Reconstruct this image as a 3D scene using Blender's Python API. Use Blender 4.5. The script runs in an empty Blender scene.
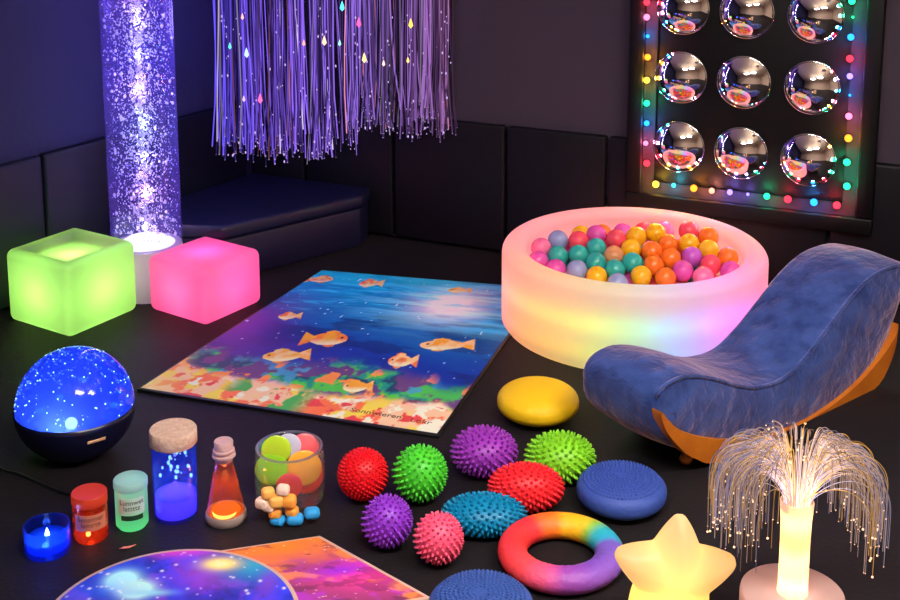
import bpy, bmesh, math, random
import numpy as np
from mathutils import Vector, Matrix
random.seed(7); rng = np.random.default_rng(7)
PI = math.pi
scene = bpy.context.scene
COL = scene.collection

# ------------------------------------------------------------------ camera
H = 2.1; F = 1250.0; CX = 450.0; CY = 55.0; PITCH = math.radians(10.2)
SP, CP = math.sin(PITCH), math.cos(PITCH)
cam = bpy.data.cameras.new('camera'); camo = bpy.data.objects.new('camera', cam); COL.objects.link(camo)
camo.location = (0, 0, H); camo.rotation_euler = (PI/2 - PITCH, 0, 0)
cam.sensor_width = 36; cam.lens = 36*F/900; cam.shift_y = -(300-CY)/900; cam.clip_end = 50
scene.camera = camo

def ray(x, y):
    a = (x-CX)/F; b = (CY-y)/F
    return Vector((a, CP+b*SP, -SP+b*CP))
def at(x, y, z=0.0):
    d = ray(x, y); t = (z-H)/d.z
    return Vector((0, 0, H)) + d*t
def onplane(x, y, o, n):
    d = ray(x, y); O = Vector((0, 0, H))
    return O + d*((Vector(o)-O).dot(n)/d.dot(n))
def mpp(p):
    return (p.y*CP - (p.z-H)*SP)/F
def away(p):
    v = Vector((p.x, p.y, 0)); return v.normalized()
def zat(p, y):
    """height above point p that shows at row y"""
    d = math.hypot(p.x, p.y); r = ray(CX + (p.x/max(p.y, .01))*F, y)
    r = ray(CX, y); return H + p.y*r.z/r.y
def stand(px, ybot, w):
    """base centre and radius of an upright cylinder whose front foot shows at ybot"""
    f = at(px, ybot); r = w/2*mpp(f); c = f + away(f)*r
    return c, r
def restball(px, py, w, k=1.0):
    r = .1
    for _ in range(6):
        c = at(px, py, r*k); r = w/2*mpp(c)
    return c, r

# ------------------------------------------------------------------ helpers
def tag(o, label=None, cat=None, group=None, kind=None):
    if label: o['label'] = label
    if cat: o['category'] = cat
    if group: o['group'] = group
    if kind: o['kind'] = kind
    return o
def empty(name, loc, label, cat, group=None, rz=0):
    o = bpy.data.objects.new(name, None); COL.objects.link(o); o.empty_display_size = .05
    o.location = loc; o.rotation_euler = (0, 0, rz)
    return tag(o, label, cat, group)
def mesh(name, verts, faces, mat, parent=None, smooth=True, loc=None, sharp=None):
    me = bpy.data.meshes.new(name); me.from_pydata([tuple(v) for v in verts], [], faces); me.update()
    bm = bmesh.new(); bm.from_mesh(me); bmesh.ops.recalc_face_normals(bm, faces=bm.faces); bm.to_mesh(me); bm.free()
    return link(name, me, mat, parent, smooth, loc, sharp)
def link(name, me, mat, parent=None, smooth=True, loc=None, sharp=None):
    if isinstance(mat, (list, tuple)):
        for m in mat: me.materials.append(m)
    elif mat: me.materials.append(mat)
    if smooth:
        me.shade_smooth()
        if sharp: me.set_sharp_from_angle(angle=math.radians(sharp))
    else: me.shade_flat()
    o = bpy.data.objects.new(name, me); COL.objects.link(o)
    if parent is not None: o.parent = parent
    if loc is not None: o.location = loc
    return o
def bmobj(name, bm, mat, parent=None, smooth=True, loc=None, sharp=None):
    me = bpy.data.meshes.new(name); bmesh.ops.recalc_face_normals(bm, faces=bm.faces); bm.to_mesh(me); bm.free()
    return link(name, me, mat, parent, smooth, loc, sharp)
class G:
    """a bag of geometry that becomes ONE mesh"""
    def __init__(s): s.v = []; s.f = []
    def add(s, v, f):
        n = len(s.v); s.v += [tuple(q) for q in v]; s.f += [tuple(i+n for i in q) for q in f]; return s
    def lathe(s, prof, n=48, cap=True, ox=0, oy=0, oz=0, M=None):
        v = []; f = []; m = len(prof)
        for i in range(n):
            a = 2*PI*i/n
            for r, z in prof:
                p = Vector((r*math.cos(a)+ox, r*math.sin(a)+oy, z+oz)); v.append(M @ p if M else p)
        for i in range(n):
            j = (i+1) % n
            for k in range(m-1): f.append((i*m+k, j*m+k, j*m+k+1, i*m+k+1))
        if cap:
            if prof[0][0] > 1e-6: f.append([i*m for i in range(n)][::-1])
            if prof[-1][0] > 1e-6: f.append([i*m+m-1 for i in range(n)])
        return s.add(v, f)
    def tube(s, pts, r, n=5, taper=None, cap=True):
        pts = [Vector(p) for p in pts]; v = []; f = []
        up = Vector((0, 0, 1)); prev = None
        for i, p in enumerate(pts):
            t = (pts[min(i+1, len(pts)-1)]-pts[max(i-1, 0)]).normalized()
            if prev is None:
                a = t.cross(up); a = a if a.length > 1e-3 else t.cross(Vector((1, 0, 0)))
            else: a = prev - t*prev.dot(t)
            a.normalize(); prev = a; b = t.cross(a)
            rr = r if taper is None else r*taper[i]
            for k in range(n):
                g = 2*PI*k/n; v.append(p + a*math.cos(g)*rr + b*math.sin(g)*rr)
        for i in range(len(pts)-1):
            for k in range(n):
                j = (k+1) % n; f.append((i*n+k, i*n+j, (i+1)*n+j, (i+1)*n+k))
        if cap:
            f.append(tuple(range(n))[::-1]); f.append(tuple((len(pts)-1)*n+k for k in range(n)))
        return s.add(v, f)
    def sphere(s, c, r, nu=8, nv=5, sc=(1, 1, 1)):
        v = [(c[0], c[1], c[2]+r*sc[2])]; f = []
        for j in range(1, nv):
            th = PI*j/nv
            for i in range(nu):
                a = 2*PI*i/nu
                v.append((c[0]+r*sc[0]*math.sin(th)*math.cos(a), c[1]+r*sc[1]*math.sin(th)*math.sin(a), c[2]+r*sc[2]*math.cos(th)))
        v.append((c[0], c[1], c[2]-r*sc[2])); L = len(v)-1
        for i in range(nu): f.append((0, 1+i, 1+(i+1) % nu)); f.append((L, L-nu+(i+1) % nu, L-nu+i))
        for j in range(nv-2):
            for i in range(nu):
                a = 1+j*nu+i; b = 1+j*nu+(i+1) % nu; f.append((a, a+nu, b+nu, b))
        return s.add(v, f)
    def box(s, c, d, M=None):
        v = []
        for x in (-1, 1):
            for y in (-1, 1):
                for z in (-1, 1):
                    p = Vector((x*d[0]/2, y*d[1]/2, z*d[2]/2)); p = (M @ p if M else p) + Vector(c); v.append(p)
        return s.add(v, [(0, 1, 3, 2), (4, 6, 7, 5), (0, 4, 5, 1), (2, 3, 7, 6), (0, 2, 6, 4), (1, 5, 7, 3)])
    def build(s, name, mat, parent=None, smooth=True, loc=None, sharp=None):
        return mesh(name, s.v, s.f, mat, parent, smooth, loc, sharp)
def rbox(name, d, bev, mat, parent=None, loc=(0, 0, 0), seg=4, rz=0, M=None):
    bm = bmesh.new(); bmesh.ops.create_cube(bm, size=1); bmesh.ops.scale(bm, vec=d, verts=bm.verts)
    bmesh.ops.bevel(bm, geom=list(bm.edges), offset=bev, segments=seg, profile=.5, affect='EDGES')
    if M is not None: bmesh.ops.transform(bm, matrix=M, verts=bm.verts)
    o = bmobj(name, bm, mat, parent, True, loc, 50); o.rotation_euler = (0, 0, rz); return o
def prism(name, poly, z0, z1, mat, parent=None, bev=0, seg=3):
    bm = bmesh.new(); vs = [bm.verts.new((p[0], p[1], z0)) for p in poly]; fc = bm.faces.new(vs)
    r = bmesh.ops.extrude_face_region(bm, geom=[fc])
    bmesh.ops.translate(bm, vec=(0, 0, z1-z0), verts=[g for g in r['geom'] if isinstance(g, bmesh.types.BMVert)])
    if bev: bmesh.ops.bevel(bm, geom=list(bm.edges), offset=bev, segments=seg, profile=.5, affect='EDGES')
    return bmobj(name, bm, mat, parent, True, None, 50)
def light(name, loc, power, color, r=.01, parent=None):
    l = bpy.data.lights.new(name, 'POINT'); l.energy = power; l.color = color; l.shadow_soft_size = r
    o = bpy.data.objects.new(name, l); COL.objects.link(o); o.location = loc
    if parent is not None: o.parent = parent
    return o
def lerp(a, b, t): return tuple(a[i]+(b[i]-a[i])*t for i in range(len(a)))
def ramp(stops, t):
    if t <= stops[0][0]: return stops[0][1]
    for (a, ca), (b, cb) in zip(stops, stops[1:]):
        if t <= b: return lerp(ca, cb, (t-a)/(b-a))
    return stops[-1][1]
def srgb(r, g, b):
    f = lambda c: (c/255/12.92) if c/255 <= .04045 else ((c/255+.055)/1.055)**2.4
    return (f(r), f(g), f(b))

# ------------------------------------------------------------------ materials
def nt(name):
    m = bpy.data.materials.new(name); m.use_nodes = True; t = m.node_tree; t.nodes.clear()
    out = t.nodes.new('ShaderNodeOutputMaterial'); return m, t, out
def pbr(name, col, rough=.5, metal=0, spec=.5, bump=None, vary=None, emit=None, es=0, coat=0, sheen=0, sheencol=(1, 1, 1), vcol=None, sss=0):
    m, t, out = nt(name); b = t.nodes.new('ShaderNodeBsdfPrincipled'); t.links.new(b.outputs[0], out.inputs[0])
    b.inputs['Base Color'].default_value = (*col, 1); b.inputs['Roughness'].default_value = rough
    b.inputs['Metallic'].default_value = metal; b.inputs['Specular IOR Level'].default_value = spec
    b.inputs['Coat Weight'].default_value = coat; b.inputs['Sheen Weight'].default_value = sheen
    b.inputs['Sheen Tint'].default_value = (*sheencol, 1)
    if sss: b.inputs['Subsurface Weight'].default_value = sss; b.inputs['Subsurface Radius'].default_value = (.02, .02, .02)
    if emit: b.inputs['Emission Color'].default_value = (*emit, 1); b.inputs['Emission Strength'].default_value = es
    tc = t.nodes.new('ShaderNodeTexCoord')
    if vcol:
        a = t.nodes.new('ShaderNodeVertexColor'); a.layer_name = vcol; t.links.new(a.outputs[0], b.inputs['Base Color'])
    if vary:
        n = t.nodes.new('ShaderNodeTexNoise'); n.inputs['Scale'].default_value = vary[0]; n.inputs['Detail'].default_value = 5
        t.links.new(tc.outputs['Object'], n.inputs['Vector'])
        r = t.nodes.new('ShaderNodeValToRGB'); r.color_ramp.elements[0].position = .35; r.color_ramp.elements[1].position = .65
        r.color_ramp.elements[0].color = (*col, 1); r.color_ramp.elements[1].color = (*vary[1], 1)
        t.links.new(n.outputs[0], r.inputs[0]); t.links.new(r.outputs[0], b.inputs['Base Color'])
    if bump:
        n = t.nodes.new('ShaderNodeTexNoise'); n.inputs['Scale'].default_value = bump[0]; n.inputs['Detail'].default_value = 6
        n.inputs['Distortion'].default_value = bump[2] if len(bump) > 2 else 0
        t.links.new(tc.outputs['Object'], n.inputs['Vector'])
        u = t.nodes.new('ShaderNodeBump'); u.inputs['Strength'].default_value = bump[1]; u.inputs['Distance'].default_value = .02
        t.links.new(n.outputs[0], u.inputs['Height']); t.links.new(u.outputs[0], b.inputs['Normal'])
    return m
def glowshell(name, col, trans=.65, gloss=.06):
    """milky plastic: light inside shines through the wall"""
    m, t, out = nt(name)
    d = t.nodes.new('ShaderNodeBsdfDiffuse'); d.inputs[0].default_value = (*[q*q*.6 for q in col], 1)
    s = t.nodes.new('ShaderNodeBsdfTranslucent'); s.inputs[0].default_value = (*col, 1)
    x = t.nodes.new('ShaderNodeMixShader'); x.inputs[0].default_value = trans
    t.links.new(d.outputs[0], x.inputs[1]); t.links.new(s.outputs[0], x.inputs[2])
    g = t.nodes.new('ShaderNodeBsdfGlossy'); g.inputs['Roughness'].default_value = .35
    y = t.nodes.new('ShaderNodeMixShader'); y.inputs[0].default_value = gloss
    t.links.new(x.outputs[0], y.inputs[1]); t.links.new(g.outputs[0], y.inputs[2]); t.links.new(y.outputs[0], out.inputs[0])
    return m
def clear(name, tint=(1, 1, 1), milky=0.0, mcol=(1, 1, 1), ior=1.45, rough=.03):
    """thin clear wall, optionally a little milky"""
    m, t, out = nt(name)
    a = t.nodes.new('ShaderNodeBsdfTransparent'); a.inputs[0].default_value = (*tint, 1)
    s = t.nodes.new('ShaderNodeBsdfTranslucent'); s.inputs[0].default_value = (*mcol, 1)
    x = t.nodes.new('ShaderNodeMixShader'); x.inputs[0].default_value = milky
    t.links.new(a.outputs[0], x.inputs[1]); t.links.new(s.outputs[0], x.inputs[2])
    g = t.nodes.new('ShaderNodeBsdfGlossy'); g.inputs['Roughness'].default_value = rough
    lw = t.nodes.new('ShaderNodeLayerWeight'); lw.inputs[0].default_value = .5
    pw = t.nodes.new('ShaderNodeMath'); pw.operation = 'POWER'; pw.inputs[1].default_value = 3.5; t.links.new(lw.outputs['Facing'], pw.inputs[0])
    fr = t.nodes.new('ShaderNodeMath'); fr.operation = 'MULTIPLY_ADD'; fr.inputs[1].default_value = .55; fr.inputs[2].default_value = .035; t.links.new(pw.outputs[0], fr.inputs[0])
    y = t.nodes.new('ShaderNodeMixShader'); t.links.new(fr.outputs[0], y.inputs[0])
    t.links.new(x.outputs[0], y.inputs[1]); t.links.new(g.outputs[0], y.inputs[2]); t.links.new(y.outputs[0], out.inputs[0])
    return m
def emis(name, col, s, vcol=None):
    m, t, out = nt(name); e = t.nodes.new('ShaderNodeEmission'); e.inputs[0].default_value = (*col, 1); e.inputs[1].default_value = s
    if vcol:
        a = t.nodes.new('ShaderNodeVertexColor'); a.layer_name = vcol; t.links.new(a.outputs[0], e.inputs[0])
    t.links.new(e.outputs[0], out.inputs[0]); return m
def setcol(o, cols, name='paint'):
    """per-vertex colours"""
    a = o.data.color_attributes.new(name, 'FLOAT_COLOR', 'POINT')
    c = np.ones((len(o.data.vertices), 4), dtype=np.float32); c[:, :3] = np.asarray(cols)[:, :3]
    a.data.foreach_set('color', c.ravel())

M_floor = pbr('dark foam floor', srgb(21, 17, 20), .6, spec=.2, bump=(60, .10), vary=(1.5, srgb(29, 25, 27)))
M_wall = pbr('plum grey plaster', srgb(66, 57, 70), .85, spec=.2, bump=(30, .12))
M_pad = pbr('black vinyl padding', srgb(15, 14, 20), .5, spec=.22, bump=(8, .12))
M_wallL = pbr('plaster with blue glow tint', srgb(42, 42, 76), .85, spec=.2, bump=(30, .12))  # blue lamp glow on the left wall is put into this colour
M_padL = pbr('black vinyl with blue glow tint', srgb(14, 16, 32), .5, spec=.25, bump=(8, .12))  # same black padding with the blue glow mixed into its colour
M_gap = pbr('black gap', srgb(8, 8, 10), .9)
M_ceil = pbr('warm ceiling', srgb(226, 212, 196), .9)
M_rear = pbr('warm rear wall', srgb(215, 190, 168), .9)
M_bench = pbr('black vinyl bench', srgb(16, 18, 48), .42, spec=.4, bump=(6, .2))
M_black = pbr('black plastic', srgb(14, 14, 17), .35)
M_frame = pbr('black satin frame', srgb(6, 5, 7), .5, spec=.2)
M_mirror = pbr('dome mirror', (.95, .93, .92), .02, metal=1)
M_chrome = pbr('chrome ring', (.8, .8, .82), .12, metal=1)
M_cork = pbr('cork', srgb(222, 190, 165), .8, bump=(90, .3), vary=(60, srgb(205, 168, 142)))
M_glass = clear('clear glass')
M_wood = pbr('orange beech', srgb(205, 118, 30), .4, bump=(20, .1), vary=(7, srgb(180, 95, 22)))
M_cream = pbr('cream edge', srgb(205, 170, 150), .6)
M_white = pbr('white plastic', srgb(235, 225, 225), .4)

# ------------------------------------------------------------------ the room
hor = math.tan(PITCH)*F; FH = F/CP
dirB = Vector((2900, -FH, 0)).normalized()      # back wall, towards the right (and nearer)
dirL = Vector((800, FH, 0)).normalized()        # left wall, towards the corner
A = at(500, 251)
# corner: on wall line through A, seen at column 248
k = (248-CX)/F/CP
d0 = None
def colpoint(px, O, D):
    """point O+s*D on the floor that shows in column px"""
    lo, hi = -6.0, 6.0
    def col(s):
        q = O+D*s; return CX + F*q.x/(q.y*CP + H*SP) if True else 0
    # floor point: forward distance = y*CP + H*SP
    for _ in range(60):
        mid = (lo+hi)/2
        if col(mid) < px: lo = mid
        else: hi = mid
    return O+D*((lo+hi)/2)
corner = colpoint(248, A, dirB)
CH = 3.3
nB = Vector((dirB.y, -dirB.x, 0)); nB = nB if nB.y < 0 else -nB      # into the room
nL = Vector((dirL.y, -dirL.x, 0)); nL = nL if nL.x > 0 else -nL
def zwall(px, py, O, n): return onplane(px, py, O, n).z
WZ = zwall(505, 123, A, nB)
print('corner', corner, 'wainscot', WZ)
backR = corner + dirB*6.0
leftF = corner - dirL*9.0
rearR = Vector((backR.x+.2, leftF.y, 0))
def wall(name, a, b, n, mat, h=CH, t=.12):
    v = [a, b, b-n*t, a-n*t]; g = G()
    g.add([(p.x, p.y, z) for z in (0, h) for p in v], [(0, 1, 2, 3), (7, 6, 5, 4), (0, 4, 5, 1), (1, 5, 6, 2), (2, 6, 7, 3), (3, 7, 4, 0)])
    return tag(g.build(name, mat, smooth=False), kind='structure')
wall('wall_back', corner-dirB*.1, backR+dirB*.1, nB, M_wall)
wall('wall_left', leftF, corner, nL, M_wallL)
wall('wall_front', leftF, rearR, Vector((0, 1, 0)), M_rear)
wall('wall_right', rearR, backR, Vector((-1, 0, 0)), M_rear)
fl = G().box(((leftF.x+rearR.x)/2, (leftF.y+corner.y)/2, -.05), (abs(rearR.x-leftF.x)+1.6, corner.y-leftF.y+1.5, .1)).build('floor', M_floor, smooth=False); tag(fl, kind='structure')
cl = G().box(((leftF.x+rearR.x)/2, (leftF.y+corner.y)/2, CH+.05), (abs(rearR.x-leftF.x)+1.6, corner.y-leftF.y+1.5, .1)).build('ceiling', M_ceil, smooth=False); tag(cl, kind='structure')

def wallpad(O, D, n, s0, s1, z0, z1, label, t=.05, mt=None):
    w = s1-s0-.012; h = z1-z0-.012; c = O + D*((s0+s1)/2)
    R = Matrix(((D.x, n.x, 0, 0), (D.y, n.y, 0, 0), (0, 0, 1, 0), (0, 0, 0, 1)))
    o = rbox('wall_pad', (w, t, h), .014, mt or M_pad, None, (0, 0, 0), 4, 0, R)
    o.location = (c.x+n.x*t/2, c.y+n.y*t/2, (z0+z1)/2)
    return tag(o, label, 'wall padding', 'black padded panels along the walls')
def sB(px, py=180):
    q = onplane(px, py, A+nB*.05, nB); return (q-corner).dot(dirB)
def sL(px, py):
    q = onplane(px, py, corner+nL*.05, nL); return (q-corner).dot(-dirL)
bs = [.0, sB(305), sB(393), sB(505), sB(606)]; wpad = bs[4]-bs[3]
bs += [bs[4]+wpad*i for i in range(1, 5)]
labs = ['black wall pad in the room corner behind the bench', 'black wall pad behind the right end of the bench, below the fibre curtain',
        'black wall pad between the bench and the ball pit, left of the pit rim', 'black wall pad directly behind the left part of the ball pit',
        'black wall pad behind the ball pit, under the left edge of the mirror panel', 'black wall pad under the lit mirror panel',
        'black wall pad to the right of the mirror panel, above the blue lounger', 'black wall pad beyond the right edge of the photo']
for i, l in enumerate(labs): wallpad(corner, dirB, nB, bs[i]+.05*(i == 0), bs[i+1], .01, WZ, l)
ls = [.06, sL(45, 190)]; ls += [ls[1]+.95*i for i in range(1, 3)]
labs = ['dark blue lit wall pad on the left wall behind the bubble column', 'dark wall pad on the left wall behind the green light cube',
        'wall pad at the left edge of the photo']
for i, l in enumerate(labs): wallpad(corner, -dirL, nL, ls[i], ls[i+1], .01, WZ, l, mt=M_padL)

# dark backdrop board behind the fibre curtain
s0, s1 = .03, sB(449, 60)
R = Matrix(((dirB.x, nB.x, 0, 0), (dirB.y, nB.y, 0, 0), (0, 0, 1, 0), (0, 0, 0, 1)))
o = rbox('backdrop_panel', (s1-s0, .03, CH-WZ-.03), .006, M_gap, None, (0, 0, 0), 2, 0, R)
c = corner+dirB*((s0+s1)/2)+nB*.016; o.location = (c.x, c.y, (CH+WZ)/2)
tag(o, 'black backdrop panel on the upper wall behind the fibre curtain', 'backdrop')

# bench in the corner
BZ = .27
pts = [at(223, 227, BZ), at(363, 195, BZ)]
qr = colpoint(372, A+nB*.06, dirB); 
bl = corner + dirB*.08 + (-dirL)*.08
sl = corner - dirL*1.05 + nL*.07
poly = [pts[0], pts[1], Vector((pts[1].x, pts[1].y, 0)) + (Vector((qr.x, qr.y, 0))-Vector((pts[1].x, pts[1].y, 0)))*.0 + Vector((.03, .02, 0)), qr, bl + nB*.0, sl]
poly = [pts[0], pts[1], qr, corner+dirB*.08+nB*.06, sl]
b = empty('corner_bench', (pts[0].x, pts[0].y, 0), 'low black padded bench in the corner under the hanging fibre curtain', 'bench')
rel = [(p.x-pts[0].x, p.y-pts[0].y) for p in poly]
prism('seat_pad', rel, .2, BZ, M_bench, b, .02)
ctr = (sum(p[0] for p in rel)/5, sum(p[1] for p in rel)/5)
prism('bench_base', [(ctr[0]+(p[0]-ctr[0])*.97, ctr[1]+(p[1]-ctr[1])*.97) for p in rel], 0, .199, M_bench, b, .01)

# ------------------------------------------------------------------ ceiling lamps (out of frame), with uplights added
M_lamp = emis('lamp diffuser', (1, .93, .92), 48); M_up = emis('lamp uplight', (1, .83, .70), 22)
for i, (x, y, lab) in enumerate([(.0, 1.9, 'left hanging ceiling light panel over the front of the room'), (1.5, 2.3, 'right hanging ceiling light panel over the front of the room')]):
    t = empty('ceiling_light', (x, y, CH), lab, 'ceiling light', 'ceiling light panels')
    rbox('lamp_housing', (1.0, .6, .04), .01, M_white, t, (0, 0, -.62))
    G().box((0, 0, -.645), (.94, .54, .01)).build('diffuser', M_lamp, t, smooth=False)
    G().box((0, 0, -.596), (.9, .5, .006)).build('added_uplight', M_up, t, smooth=False)  # upward glow added so the mirrors reflect a bright ceiling
    for sx in (-.47, .47): G().tube([(sx, .28, 0), (sx, .28, -.6)], .003).build('hanger', M_black, t)

t = empty('added_uplighter', (2.1, 3.9, CH), 'added unseen bowl uplighter brightening the ceiling for the mirror panel', 'added light')  # unseen lamp, added to brighten the ceiling that the dome mirrors reflect
G().lathe([(0, -.62), (.12, -.60), (.22, -.54), (.26, -.47), (.25, -.47), (.21, -.53), (.11, -.585), (0, -.6)], 40, cap=False).build('bowl', M_white, t)
G().lathe([(0, -.50), (.2, -.50), (.2, -.51), (0, -.51)], 32, cap=False).build('added_glow_disc', emis('uplighter disc', (1, .84, .68), 100), t, sharp=30)
G().tube([(0, 0, 0), (0, 0, -.5)], .008).build('hanger', M_black, t)
# ------------------------------------------------------------------ bubble column
cB = at(149, 291); RT = 34.5*mpp(cB); PH = zat(cB, 243)
col = empty('bubble_column', cB, 'tall clear bubble column lit blue violet, standing behind the two light cubes', 'bubble lamp')
M_plinth = glowshell('plinth plastic', (.9, .85, .88))
G().lathe([(RT*1.02, 0), (RT*1.02, PH-.02), (RT*.99, PH)], 48).build('plinth', M_plinth, col, sharp=60)
light('plinth_light', (0, 0, PH*.5), .3, (1, .8, .95), .06, col)
M_tube = clear('acrylic tube', (.78, .76, 1), .16, (.22, .15, .95), 1.45, .05)
TH = CH-.06
G().lathe([(RT, PH+.001), (RT, TH)], 64, cap=False).build('tube', M_tube, col)
g = G(); 
M_bub = pbr('bubble', (.9, .9, 1), .25, spec=.8)
for i in range(9000):
    z = PH+.02+random.random()*(2.15-PH); 
    rr = min(RT*.95, abs(random.gauss(0, .26))*RT) if random.random() < .5 else RT*.95*math.sqrt(random.random())
    a = random.random()*2*PI; s = random.choice((.0012, .0015, .002, .0026, .0034)) if random.random() < .97 else .007
    g.sphere((rr*math.cos(a), rr*math.sin(a), z), s, 5, 4, (1, 1, random.uniform(.8, 1.7)))
tag(g.build('bubbles', M_bub, col), kind='stuff')
G().lathe([(0, PH+.03), (RT*.55, PH+.026), (RT*.8, PH+.002)], 32, cap=False).build('base_light_lens', emis('base lens', (1, .9, 1), 2), col)
cols = [(.75, .65, 1), (1, .5, .9), (.5, .5, 1), (.6, .9, 1), (.9, .6, 1), (.35, .35, 1)]
for i in range(14):
    z = PH+.08+i*.16
    light('column_light', (random.uniform(-.01, .01), random.uniform(-.01, .01), z), 1.9, cols[i % 6], .02, col)
G().lathe([(RT*1.04, TH), (RT*1.04, CH-.001)], 48).build('top_cap', M_black, col, sharp=60)

# ------------------------------------------------------------------ fibre curtain
L0 = at(222, 262); L1 = at(452, 257)
print('curtain', L0, L1)
Dc = (L1-L0); Lc = Dc.length; Dc.normalize(); Nc = Vector((Dc.y, -Dc.x, 0)); Nc = Nc if Nc.y < 0 else -Nc
cu = empty('fibre_curtain', L0, 'hanging curtain of purple side-glow optic fibres with coloured beads in the corner', 'fibre optic curtain')
RZ = CH-.1
g = G(); M = Matrix(((Dc.x, Nc.x, 0), (Dc.y, Nc.y, 0), (0, 0, 1)))
g.box(Dc*Lc/2+Vector((0, 0, RZ)), (Lc+.1, .16, .06), M); g.build('rail', M_black, cu, smooth=False)
for q in (.1, .9): G().tube([Dc*Lc*q+Vector((0, 0, RZ)), Dc*Lc*q+Vector((0, 0, CH))], .006).build('hanger', M_black, cu)
M_fib = emis('side glow fibre', (1, 1, 1), 1.0, 'paint')
M_tip = emis('fibre tip', (.7, .5, 1), .6)
g = G(); fc = []; tg = G()
clusters = [(random.random(), random.uniform(-.05, .05)) for _ in range(13)]
clusters = [(c[0] if i else .06, c[1]) for i, c in enumerate(sorted(clusters))]
clusters = [((i+.5)/13+random.uniform(-.02, .02), random.uniform(-16, 5)) for i, c in enumerate(clusters)]
def botpix(u):
    return ramp([(0, (161,)), (.25, (164,)), (.45, (157,)), (.58, (152,)), (.61, (130,)), (.8, (138,)), (1, (132,))], u)[0]
for i in range(480):
    off = 0
    if random.random() < .75:
        cu_, off = random.choice(clusters); u = cu_ + random.gauss(0, .010); spread = (u-cu_)*2.2; ub = cu_+spread*1.2*random.choice((.5, 1, 1)); ut = cu_+random.gauss(0, .026)
    else:
        u = random.random(); ut = u+random.gauss(0, .01); ub = u+random.gauss(0, .01)
    ub = min(1, max(0, ub)); ut = min(1, max(0, ut))
    y = botpix(ub) + off - abs(random.gauss(0, 11)) + random.uniform(-4, 5)
    base = L0+Dc*Lc*ub; zb = zat(base, y)
    nn = 12; pts = []; ph = random.random()*6; am = random.uniform(.002, .008); w0 = random.uniform(-.06, .06)
    for j in range(nn+1):
        q = j/nn; uu = ut + (ub-ut)*(q**1.5); z = RZ-.03+(zb-RZ+.03)*q
        curl = .02*max(0, q-.9)/.1*math.sin(ph*7)
        pts.append(Dc*(Lc*uu+am*math.sin(ph+q*9)+curl)+Nc*(w0+am*math.cos(ph*2+q*7))+Vector((0, 0, z)))
    n0 = len(g.v); r = random.choice((.0018, .0024, .003, .0038)); g.tube(pts, r, 4)
    basec = ramp([(0, (.14, .09, 1)), (.3, (.28, .13, 1)), (.6, (.30, .15, .75)), (1, (.42, .17, .5))], ub)
    br = random.choice((.08, .16, .3, .6, 1.1)) * (1.15-.35*ub)
    if random.random() < .05: basec = (.75, .6, .95)
    if random.random() < .05: basec = (.9, .3, .5)
    fc += [(basec[0]*br, basec[1]*br, basec[2]*br)]*(len(g.v)-n0)
    p = pts[-1]; tg.sphere(p, r*1.05, 5, 3)
fo = g.build('fibre_strands', M_fib, cu); setcol(fo, fc); tag(fo, kind='stuff')
tag(tg.build('strand_tips', M_tip, cu), kind='stuff')
# sparkle along the strands, put in as small glowing specks
g = G()
for i in range(260):
    c_, off = random.choice(clusters); u = c_+random.gauss(0, .015); y = random.uniform(5, botpix(u)-2)
    if random.random() < .15: y = botpix(u)-random.uniform(0, 28)
    p = L0+Dc*Lc*u; z = zat(p, y); q = Dc*Lc*u+Nc*random.uniform(-.02, .08)+Vector((0, 0, z))
    g.sphere(q, random.choice((.0022, .003, .004)), 4, 3, (1, 1, 1.8))
tag(g.build('glints', emis('glint', (.7, .5, 1), 1.0), cu), kind='stuff')
for (x, y, c) in [(246, 50, (.4, .6, 1)), (258, 95, (1, .12, .35)), (242, 95, (.55, .35, 1)), (322, 38, (1, .55, .35)), (340, 4, (.1, .8, 1)), (356, 20, (1, .1, .35)), (361, 55, (1, .75, .25)),
                  (407, 21, (1, .6, .1)), (243, 14, (1, .4, .35)), (230, 43, (.1, .9, .6)), (302, 40, (1, .35, .25)), (404, 57, (1, .6, .2)), (380, 60, (1, .6, .5)), (337, 40, (.3, .8, .8))]:
    u = (x-213)/236; p = L0+Dc*Lc*u; z = zat(p, y); s = .014
    if (x, y) in ((302, 40), (404, 57), (380, 60), (337, 40), (230, 43), (243, 14), (242, 95)): s = .009
    g = G().lathe([(0, -s*1.6), (s*.8, -s*.6), (s*.55, .4*s), (s*.3, s*1.2), (0, s*2)], 10, M=Matrix.Translation(Dc*Lc*u+Nc*.09+Vector((0, 0, z))))
    g.build('glow_bead', emis('bead glow', c, 2.0), cu)
for u, c, P_ in ((.1, (.25, .2, 1), 14), (.4, (.4, .25, 1), 6), (.75, (.6, .3, .9), 3)):
    light('curtain_light', Dc*Lc*u+Nc*.0+Vector((0, 0, WZ+.55)), P_, c, .15, cu)

# ------------------------------------------------------------------ mirror panel with coloured bulbs
off = nB*.07
def wp(px, py, o=.07): return onplane(px, py, A+nB*o, nB)
def sz(px, py, o=.07):
    q = wp(px, py, o); return ((q-corner).dot(dirB), q.z)
inn = [sz(642, 192), sz(855, 216)]
sL0 = inn[0][0]; sR0 = inn[1][0]; zb0 = (inn[0][1]+inn[1][1])/2; print('panel', inn)
rowz = [np.mean([sz(x, y)[1] for x, y in r]) for r in ([(681, 12), (745, 12), (814, 12)], [(680, 78), (744, 82), (812, 87)], [(680, 147), (743, 153), (811, 160)])]
colx = [np.mean([sz(x, 80)[0] for x in c]) for c in ((681,), (744,), (812.5,))]
dz = (rowz[0]-rowz[2])/2; zt0 = rowz[0]+dz*.62
pc = corner+dirB*((sL0+sR0)/2)+nB*.056
mp = empty('mirror_light_panel', (pc.x, pc.y, zb0), 'black wall panel of nine convex mirrors ringed by coloured bulbs above the ball pit', 'mirror panel')
RM = R.copy()
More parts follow.
